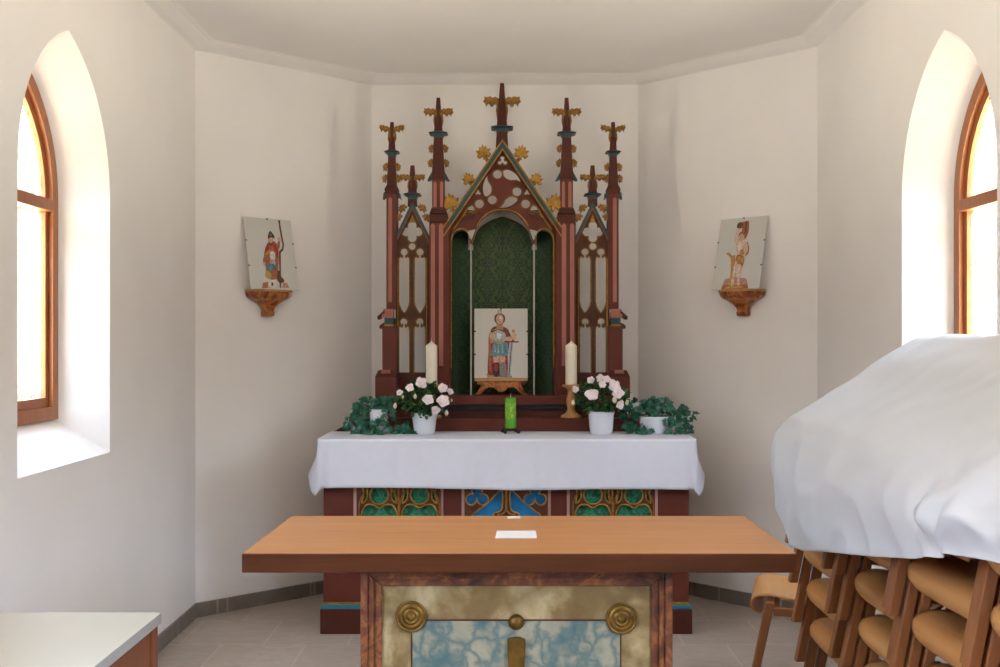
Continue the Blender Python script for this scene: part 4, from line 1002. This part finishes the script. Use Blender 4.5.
mb = MB(); A = W(474.6, pyp - 16.2, dk - .04); B = W(527.8, pyp - 13.3, dk - .04); mb.box((A.x, dk - .04, B.z), (B.x, dk + .07, A.z)); mb.build('bench_top', 'turned', st, .002)
mb = MB(); A2 = W(477, pyp - 13.3, dk - .02); B2 = W(525.4, pyp - 10, dk - .02); mb.box((A2.x, dk - .015, B2.z), (B2.x, dk + .05, A2.z)); mb.build('bench_rail', 'console', st)
w_, h_ = 53.3 * ub, 69.6 * ub
picture('statue_picture', 'clipped picture of a knight with sword and red cape, in the green niche', (xk, dk - .01, A.z + .0006), (1, 0, 0), (0, .07, 1), w_, h_, 'printwarm', knight,
        [(.0, .34), (.0, .67), (1, .34), (1, .67), (.5, 1)], [(85, 67), (408, 67), (408, 485), (88, 485)], 'statue pictures')

bishop = [
 ('p_rust', [(172, 440), (178, 412), (210, 408), (225, 440)], 1), ('p_pinkstone', [(280, 440), (286, 415), (306, 415), (318, 442)], 1), ('p_white', [(205, 438), (207, 400), (240, 398), (250, 436)], 1), ('p_dark', [(222, 430), (222, 412), (232, 412), (232, 430)], 1),
 ('p_brown', [(268, 98), (276, 98), (280, 130), (290, 190), (296, 220), (290, 250), (276, 262), (274, 440), (266, 440), (266, 255), (282, 240), (286, 220), (278, 180), (270, 130)], 1), ('p_dark', C(271, 100, 6, 7)),
 ('p_rust', [(190, 325), (178, 305), (184, 275), (190, 240), (204, 212), (222, 200), (246, 206), (262, 232), (264, 280), (262, 330), (252, 392), (210, 394), (196, 360)]), ('p_red', [(204, 214), (214, 230), (206, 260), (190, 268), (188, 250)]), ('p_red', [(236, 214), (258, 236), (262, 290), (246, 270), (240, 240)]),
 ('p_orange', [(192, 262), (220, 246), (246, 258), (242, 268), (218, 258), (196, 276)]), ('p_white', [(216, 262), (232, 256), (244, 270), (242, 300), (222, 304)]), ('p_steel', [(218, 300), (242, 296), (244, 330), (224, 330)]),
 ('p_blue', [(200, 326), (222, 318), (244, 326), (246, 352), (224, 358), (204, 350)]), ('p_teal', [(212, 330), (230, 326), (230, 350), (214, 352)]), ('p_gold', [(192, 360), (206, 352), (222, 372), (220, 392), (202, 392), (190, 380)]), ('p_rust', [(222, 352), (246, 350), (268, 396), (262, 412), (240, 384)]),
 ('p_skin', [(178, 312), (188, 308), (194, 322), (184, 328)]), ('p_skin', [(262, 200), (258, 186), (264, 178), (274, 188), (278, 204), (270, 212)]), ('p_rust', [(260, 205), (272, 208), (268, 240), (256, 236)]),
 ('p_skin', C(222, 196, 14, 17)), ('p_dark', [(206, 190), (208, 168), (216, 152), (222, 150), (230, 160), (240, 172), (242, 190), (232, 184), (218, 182)]), ('p_grey', [(214, 176), (222, 158), (230, 176)], 1), ('p_brown', [(210, 204), (222, 214), (236, 204), (232, 220), (222, 226), (212, 220)]),
 ('p_brown', [(252, 380), (262, 350), (272, 380), (290, 400), (286, 414), (262, 414)]),
]
sebas = [
 ('p_pinkstone', [(128, 442), (138, 412), (150, 388), (200, 380), (262, 388), (272, 412), (276, 442)], 1), ('p_rust', [(132, 440), (140, 420), (270, 420), (274, 440)], 1), ('p_gold', [(150, 436), (160, 426), (240, 426), (248, 436)], 1),
 ('p_tan', [(174, 420), (180, 330), (172, 280), (150, 262), (164, 254), (186, 272), (200, 270), (206, 330), (206, 420)]), ('p_orange', [(178, 330), (184, 290), (200, 290), (200, 332)]), ('p_gold', [(176, 418), (180, 360), (196, 360), (200, 418)]),
 ('p_rust', [(232, 150), (236, 104), (250, 98), (268, 98), (270, 140), (262, 170), (246, 190)]), ('p_brown', [(250, 104), (258, 102), (256, 150), (248, 160)]), ('p_brown', [(204, 130), (206, 110), (222, 102), (238, 106), (234, 126), (220, 136)]),
 ('p_rust', [(262, 200), (274, 230), (272, 260), (252, 276), (256, 240)]),
 ('p_pale', [(200, 208), (192, 180), (200, 150), (212, 132), (222, 136), (212, 160), (210, 180), (222, 196), (214, 214)]), ('p_pale', [(204, 204), (224, 198), (250, 200), (264, 212), (268, 240), (258, 268), (246, 280), (212, 280), (206, 244)]), ('p_sheen', [(212, 210), (230, 206), (234, 240), (218, 248)]),
 ('p_tan', [(226, 246), (240, 240), (250, 262), (232, 272)]),
 ('p_rust', [(206, 276), (226, 266), (248, 280), (250, 300), (238, 336), (222, 318), (208, 310)]), ('p_orange', [(210, 280), (228, 276), (232, 300), (214, 304)]), ('p_gold', [(236, 284), (246, 284), (242, 310), (234, 308)]),
 ('p_pale', [(200, 300), (214, 310), (210, 350), (200, 390), (196, 420), (184, 418), (190, 360)]), ('p_pale', [(218, 316), (236, 322), (238, 360), (228, 392), (230, 420), (216, 420), (216, 370)]), ('p_sheen', [(222, 330), (230, 330), (228, 376), (222, 376)]), ('p_sheen', [(196, 330), (204, 330), (200, 370), (193, 380)]),
 ('p_skin', C(231, 178, 17, 22)), ('p_rust', [(214, 176), (218, 158), (232, 150), (248, 158), (250, 180), (240, 166), (226, 164)]), ('p_dark', C(225, 178, 2.2, 1.6)), ('p_dark', C(236, 177, 2.2, 1.6)),
]
def wall_shelf(A, B, frac, zc, label):
    """marbled console on a slanting apse wall from A to B; returns its frame"""
    A, B = Vector((*A, 0)), Vector((*B, 0)); tdir = (B - A).normalized(); n = Vector((tdir.y, -tdir.x, 0)); o = A + (B - A) * frac + Vector((0, 0, zc))
    t_ = thing('wall_console', label, 'wall bracket', o, 'marbled wall brackets')
    return t_, o, tdir, n
def console(A, B, frac, zc, label, wtop):
    t_, o, tdir, n = wall_shelf(A, B, frac, zc, label); mb = MB(); rings = []
    prof_ = [(-.150, .028, .040), (-.146, .036, .05), (-.128, .038, .052), (-.118, .034, .046), (-.100, .042, .052), (-.080, .062, .066), (-.062, .088, .082), (-.048, .116, .104), (-.034, .130, .116), (-.012, .134, .120)]
    for z, hw, dp in prof_:
        rings.append([mb.V(o + tdir * (a * hw) + n * (b * dp + .0005) + Vector((0, 0, z))) for a, b in ((-1, 0), (-1, .45), (-.62, 1), (0, 1.04), (.62, 1), (1, .45), (1, 0))])
    for R0, R1 in zip(rings, rings[1:]):
        for k in range(6): mb.P((R0[k], R0[k + 1], R1[k + 1], R1[k]))
        mb.P((R0[6], R0[0], R1[0], R1[6]))
    mb.P(rings[0][::-1]); mb.P(rings[-1]); mb.build('corbel', 'console', t_, .002)
    mb = MB(); sh = [(-1, 0), (-1, .42), (-.66, 1), (.66, 1), (1, .42), (1, 0)]
    mb.hexa([o + tdir * (a * wtop) + n * (b * .135 + .0005) + Vector((0, 0, -.012)) for a, b in sh][::-1], [o + tdir * (a * wtop) + n * (b * .135 + .0005) for a, b in sh][::-1]); mb.build('shelf_board', 'turned', t_, .001)
    return o, tdir, n
# left
fl_ = .362
o, td, n = console(PLAN[1], PLAN[2], fl_ + .012, 1.806, 'marbled brown wall bracket under the left statue picture', .136)
base = o + n * .118 + Vector((0, 0, .0008)) - td * .005
lean = (Vector((0, 0, .43)) - n * .110).normalized()
picture('statue_picture', 'clipped picture of a robed bishop with crosier on the left wall bracket', base, td, lean, .300, .425, 'print', bishop, [(0, .67), (0, .32), (1, .66), (1, .32), (.5, 1)], [(70, 73), (335, 95), (372, 455), (118, 440)], 'statue pictures')
# right
o, td, n = console(PLAN[3], PLAN[4], 1 - fl_ - .01, 1.806, 'marbled brown wall bracket under the right statue picture', .136)
base = o + n * .118 + Vector((0, 0, .0008)) + td * .004
lean = (Vector((0, 0, .43)) - n * .110).normalized()
picture('statue_picture', 'clipped picture of a bound half-naked martyr on the right wall bracket', base, td, lean, .300, .425, 'print', sebas, [(0, .67), (0, .32), (1, .66), (1, .32), (.5, 1)], [(110, 88), (372, 70), (330, 440), (78, 440)], 'statue pictures')

# ================================================================== pale topped table at the lower left
tb = thing('side_table', 'pale topped table with red-brown wooden sides in the lower left corner', 'table', (-1.30, 2.3, 0))
xr, yb_, zt_ = -.957, 2.826, .75
mb = MB(); mb.hexa([(-1.64, 1.5, zt_ - .030), (xr, 1.5, zt_ - .030), (xr, yb_, zt_ - .030), (-1.64, yb_, zt_ - .030)], [(-1.64, 1.5, zt_ - .0015), (xr, 1.5, zt_ - .0015), (xr, yb_, zt_ - .0015), (-1.64, yb_, zt_ - .0015)]); mb.build('table_top', 'laminateedge', tb, .001)
mb = MB(); mb.hexa([(-1.64, 1.5, zt_ - .0016), (xr - .0003, 1.5, zt_ - .0016), (xr - .0003, yb_ - .0003, zt_ - .0016), (-1.64, yb_ - .0003, zt_ - .0016)], [(-1.64, 1.5, zt_), (xr - .0003, 1.5, zt_), (xr - .0003, yb_ - .0003, zt_), (-1.64, yb_ - .0003, zt_)]); mb.build('laminate_surface', 'laminate', tb)
for x, y in ((xr - .008, yb_ - .045), (xr - .008, 1.54), (-1.60, yb_ - .045), (-1.60, 1.54)):
    mb = MB(); mb.box((x - .045 if x > -1.3 else x, y, 0), (x if x > -1.3 else x + .045, y + .04, zt_ - .0305)); mb.build('leg', 'cabwood', tb, .002)
for a, b in (((xr - .028, 1.585, .12), (xr - .016, yb_ - .047, zt_ - .031)), ((-1.595, 1.585, .12), (-1.583, yb_ - .047, zt_ - .031)), ((-1.55, yb_ - .035, .12), (xr - .055, yb_ - .02, zt_ - .031))):
    mb = MB(); mb.box(a, b); mb.build('side_panel', 'cabwood', tb, .001)
mb = MB(); mb.box((-1.58, 1.59, .12), (xr - .03, yb_ - .04, .14)); mb.build('shelf_board', 'cabwood', tb)
# ================================================================== stacking wooden chairs by the right wall
def make_chair():
    """beech stacking chair facing -x, base centre at the origin"""
    r = bpy.data.objects.new('stacking_chair', None); COL.objects.link(r); r.empty_display_size = .05
    prof_ = smooth([(-.158, .372), (-.182, .388), (-.196, .412), (-.192, .436), (-.168, .452), (-.12, .455), (-.03, .442), (.06, .434), (.13, .440), (.170, .458)], False, 4)
    wid = smooth([(0, .105), (.06, .150), (.14, .178), (.22, .188), (.34, .188), (.6, .188), (.85, .186), (.95, .178), (1, .150)], False, 6)
    def wf(v):
        for (a, b), (c, d) in zip(wid, wid[1:]):
            if a <= v <= c: return b + (d - b) * (v - a) / max(1e-9, c - a)
        return wid[-1][1]
    Ls = [0]
    for p, q in zip(prof_, prof_[1:]): Ls.append(Ls[-1] + math.dist(p, q))
    def seat(u, v):
        s = v * Ls[-1]; k = max(i for i in range(len(Ls)) if Ls[i] <= s + 1e-9); k = min(k, len(Ls) - 2); t = (s - Ls[k]) / (Ls[k + 1] - Ls[k])
        x = prof_[k][0] + (prof_[k + 1][0] - prof_[k][0]) * t; z = prof_[k][1] + (prof_[k + 1][1] - prof_[k][1]) * t
        uu = u * 2 - 1; return Vector((x, uu * wf(v), z + .012 * uu * uu * min(1, v * 3)))
    mb = MB(); mb.smooth = True; mb.grid(seat, 20, 40); mb.build('seat', 'beech', r, solid=.011)
    def board(pts, y, ty, tx):
        mb = MB(); A, B = [], []
        for x, z in pts:
            A.append((mb.V((x - tx / 2, y - ty / 2, z)), mb.V((x + tx / 2, y - ty / 2, z)))); B.append((mb.V((x - tx / 2, y + ty / 2, z)), mb.V((x + tx / 2, y + ty / 2, z))))
        for i in range(len(pts) - 1):
            mb.P((A[i][0], A[i][1], A[i + 1][1], A[i + 1][0])); mb.P((B[i][1], B[i][0], B[i + 1][0], B[i + 1][1]))
            mb.P((B[i][0], A[i][0], A[i + 1][0], B[i + 1][0])); mb.P((A[i][1], B[i][1], B[i + 1][1], A[i + 1][1]))
        mb.P((A[0][0], B[0][0], B[0][1], A[0][1])); mb.P((A[-1][0], A[-1][1], B[-1][1], B[-1][0])); return mb
    for s in (-1, 1):
        board([(-.207, 0), (-.160, .235), (-.117, .445)], s * .214, .032, .032).build('front_leg', 'beechleg', r, .004)
        board([(.270, 0), (.226, .18), (.166, .428)], s * .214, .036, .022).build('rear_leg', 'beechleg', r, .004)
        board([(.178, .40), (.190, .50), (.235, .735)], s * .168, .028, .024).build('back_post', 'beechleg', r, .004)
        mb = MB(); mb.box((-.105, s * .214 - .014, .392), (.166, s * .214 + .014, .424)); mb.build('side_rail', 'beechleg', r, .003)
    for x, z in ((-.095, .405), (.125, .395)):
        mb = MB(); mb.box((x - .012, -.199, z - .012), (x + .012, .199, z + .016)); mb.build('cross_rail', 'beechleg', r, .003)
    mb = MB(); mb.smooth = True
    mb.grid(lambda u, v: Vector((.199 + .19 * (v * .135) + .028 * (1 - (2 * u - 1) ** 2), (2 * u - 1) * .182, .600 + .135 * v - .012 * (2 * u - 1) ** 2 * (1 if v > .5 else -1))), 16, 6); mb.build('backrest', 'beech', r, solid=.010)
    return r
proto = make_chair()
def copy_chair(src):
    r = src.copy(); COL.objects.link(r)
    for ch in src.children:
        c = ch.copy(); COL.objects.link(c); c.parent = r; c.matrix_parent_inverse = ch.matrix_parent_inverse.copy()
    return r
ORD = ['lowest', 'second-lowest', 'third', 'fourth', 'fifth', 'topmost']
STK = [(3.585, 1.367, 0, 'the rearmost chair stack, beside the mensa end'), (3.080, 1.381, 0, 'the middle chair stack'), (2.592, 1.369, .035, 'the chair stack right of the middle one'), (2.120, 1.367, .02, 'the nearest chair stack at the right edge')]
first = True
for k, (y, xb, rz, where) in enumerate(STK):
    for i in range(6):
        o = proto if first else copy_chair(proto); first = False
        o.location = (xb - .012 * i, y, .0006 + .15 * i); o.rotation_euler.z = rz
        tag(o, ('topmost' if i == 5 else ORD[i]) + ' wooden chair of ' + where + ('' if i < 5 else ', under plastic'), 'chair', 'stacked wooden chairs')
o = copy_chair(proto); o.location = (1.285, 4.27, .0006); o.rotation_euler.z = -.30; tag(o, 'single unstacked wooden chair behind the right end of the front altar slab', 'chair')

# ================================================================== white plastic sheet over the stacks
def make_sheet():
    # levels: front x, height, far end y, corner radius
    LV = [(1.69, 1.530, 3.8, 0.02, 0), (1.645, 1.532, 3.815, 0.02, 0), (1.6, 1.522, 3.83, 0.03, 0), (1.545, 1.487, 3.845, 0.03, 0), (1.45, 1.428, 3.855, 0.04, 0), (1.36, 1.362, 3.86, 0.05, 0), (1.26, 1.298, 3.865, 0.06, 0), (1.17, 1.244, 3.87, 0.07, 0), (1.125, 1.215, 3.875, 0.08, 0), (1.085, 1.17, 3.88, 0.09, 0), (1.055, 1.17, 3.885, 0.1, 0.22), (1.045, 1.17, 3.885, 0.1, 0.45), (1.05, 1.17, 3.875, 0.1, 0.68), (1.055, 1.17, 3.86, 0.1, 0.86), (1.055, 1.17, 3.85, 0.1, 1.0)]
    def zbot(y):
        pts = [(1.7, 1.10), (2.2, 1.045), (2.44, .985), (2.8, .915), (3.14, .855), (3.42, .80), (3.56, .785), (3.68, .83), (3.78, .885), (3.9, .95)]
        for (a, b), (c, d) in zip(pts, pts[1:]):
            if y <= c: return b + (d - b) * (y - a) / (c - a)
        return pts[-1][1]
    near, xw = 1.72, 1.700
    NA, NC, NE = 110, 12, 26
    LVs = smooth([(q[0], q[1], q[2] + .022) + tuple(q[3:]) for q in LV], False, 4); mb = MB(); mb.smooth = True; cols = []
    for i in range(NA + NC + NE + 1):
        col = []
        for li, (xf, z, yf, r, _h) in enumerate(LVs):
            z_ref = z
            if i <= NA: y = near + (yf - r - near) * i / NA; x = xf; nx, ny = -1, 0
            elif i <= NA + NC:
                a = PI / 2 * (i - NA) / NC; rr = min(r, xw - xf); x = xf + rr - rr * math.cos(a); y = yf - r + r * math.sin(a); nx, ny = -math.cos(a), math.sin(a)
            else:
                rr = min(r, xw - xf); x = xf + rr + (xw - xf - rr) * (i - NA - NC) / NE; y = yf; nx, ny = 0, 1
            t = li / (len(LVs) - 1)
            zb_ = zbot(y) if i <= NA + NC else .96 + .03 * (i - NA - NC) / NE
            lev = LVs[li][1]; hang_t = LVs[li][4]
            z = z - (1.17 - zb_) * max(0, hang_t)
            x += .022 * min(1, max(0, (y - 3.35) / .5)) ** 2 * max(0, hang_t) * (nx < 0 or ny > 0); y -= .06 * max(0, hang_t) * max(0, ny)
            p = Vector((x, y, z)); steep = min(1, max(0, (1.30 - z) / .12))
            q = Vector((x * 1.2, y, z))
            big = noise.noise(q * 2.6 + Vector((7, 1, 3))); mid = noise.noise(q * 6.5 + Vector((2, 9, 4))); rid = 1 - abs(noise.noise(Vector((y * 3.4 + z * 2.2, z * 5.0 - y * 1.2, x * 3)) + Vector((4, 4, 1)))) * 2
            amp = .013 * big + .0035 * mid + .006 * rid * rid * (rid > 0)
            edge_ = 1 if li < len(LVs) - 2 else .5
            hang = .010 + steep * .016
            dx = nx * (amp * (.5 + steep) + hang); dy = ny * (amp * (.5 + steep) + hang * .6); dz = (1 - steep) * (abs(amp) * .7 + .004)
            # crumpled gather where the sheets overlap near the right edge
            g = math.exp(-((y - 2.28) / .17) ** 2) * math.exp(-((z - 1.10) / .12) ** 2)
            cr = (1 - 2.4 * abs(noise.noise(Vector((y * 8 + z * 3, z * 11 - y * 5, 2.5)))))
            dx -= g * .034 * cr + g * .02; dz += g * .012 * cr
            if y > 2.33 and y < 2.52: dx -= -.018 * math.exp(-((y - 2.42) / .05) ** 2) * steep * math.exp(-((z - 1.08) / .15) ** 2)
            q_ = p + Vector((dx, dy, dz)); q_.x = min(q_.x, 1.708); col.append(mb.V(q_))
        cols.append(col)
    for A, B in zip(cols, cols[1:]):
        for j in range(len(A) - 1): mb.P((A[j], B[j], B[j + 1], A[j + 1]))
    return mb.build('dust_sheet', 'sheet', None, solid=.0015)
tag(make_sheet(), 'crumpled white plastic dust sheet draped over the stacked chairs', 'dust sheet')
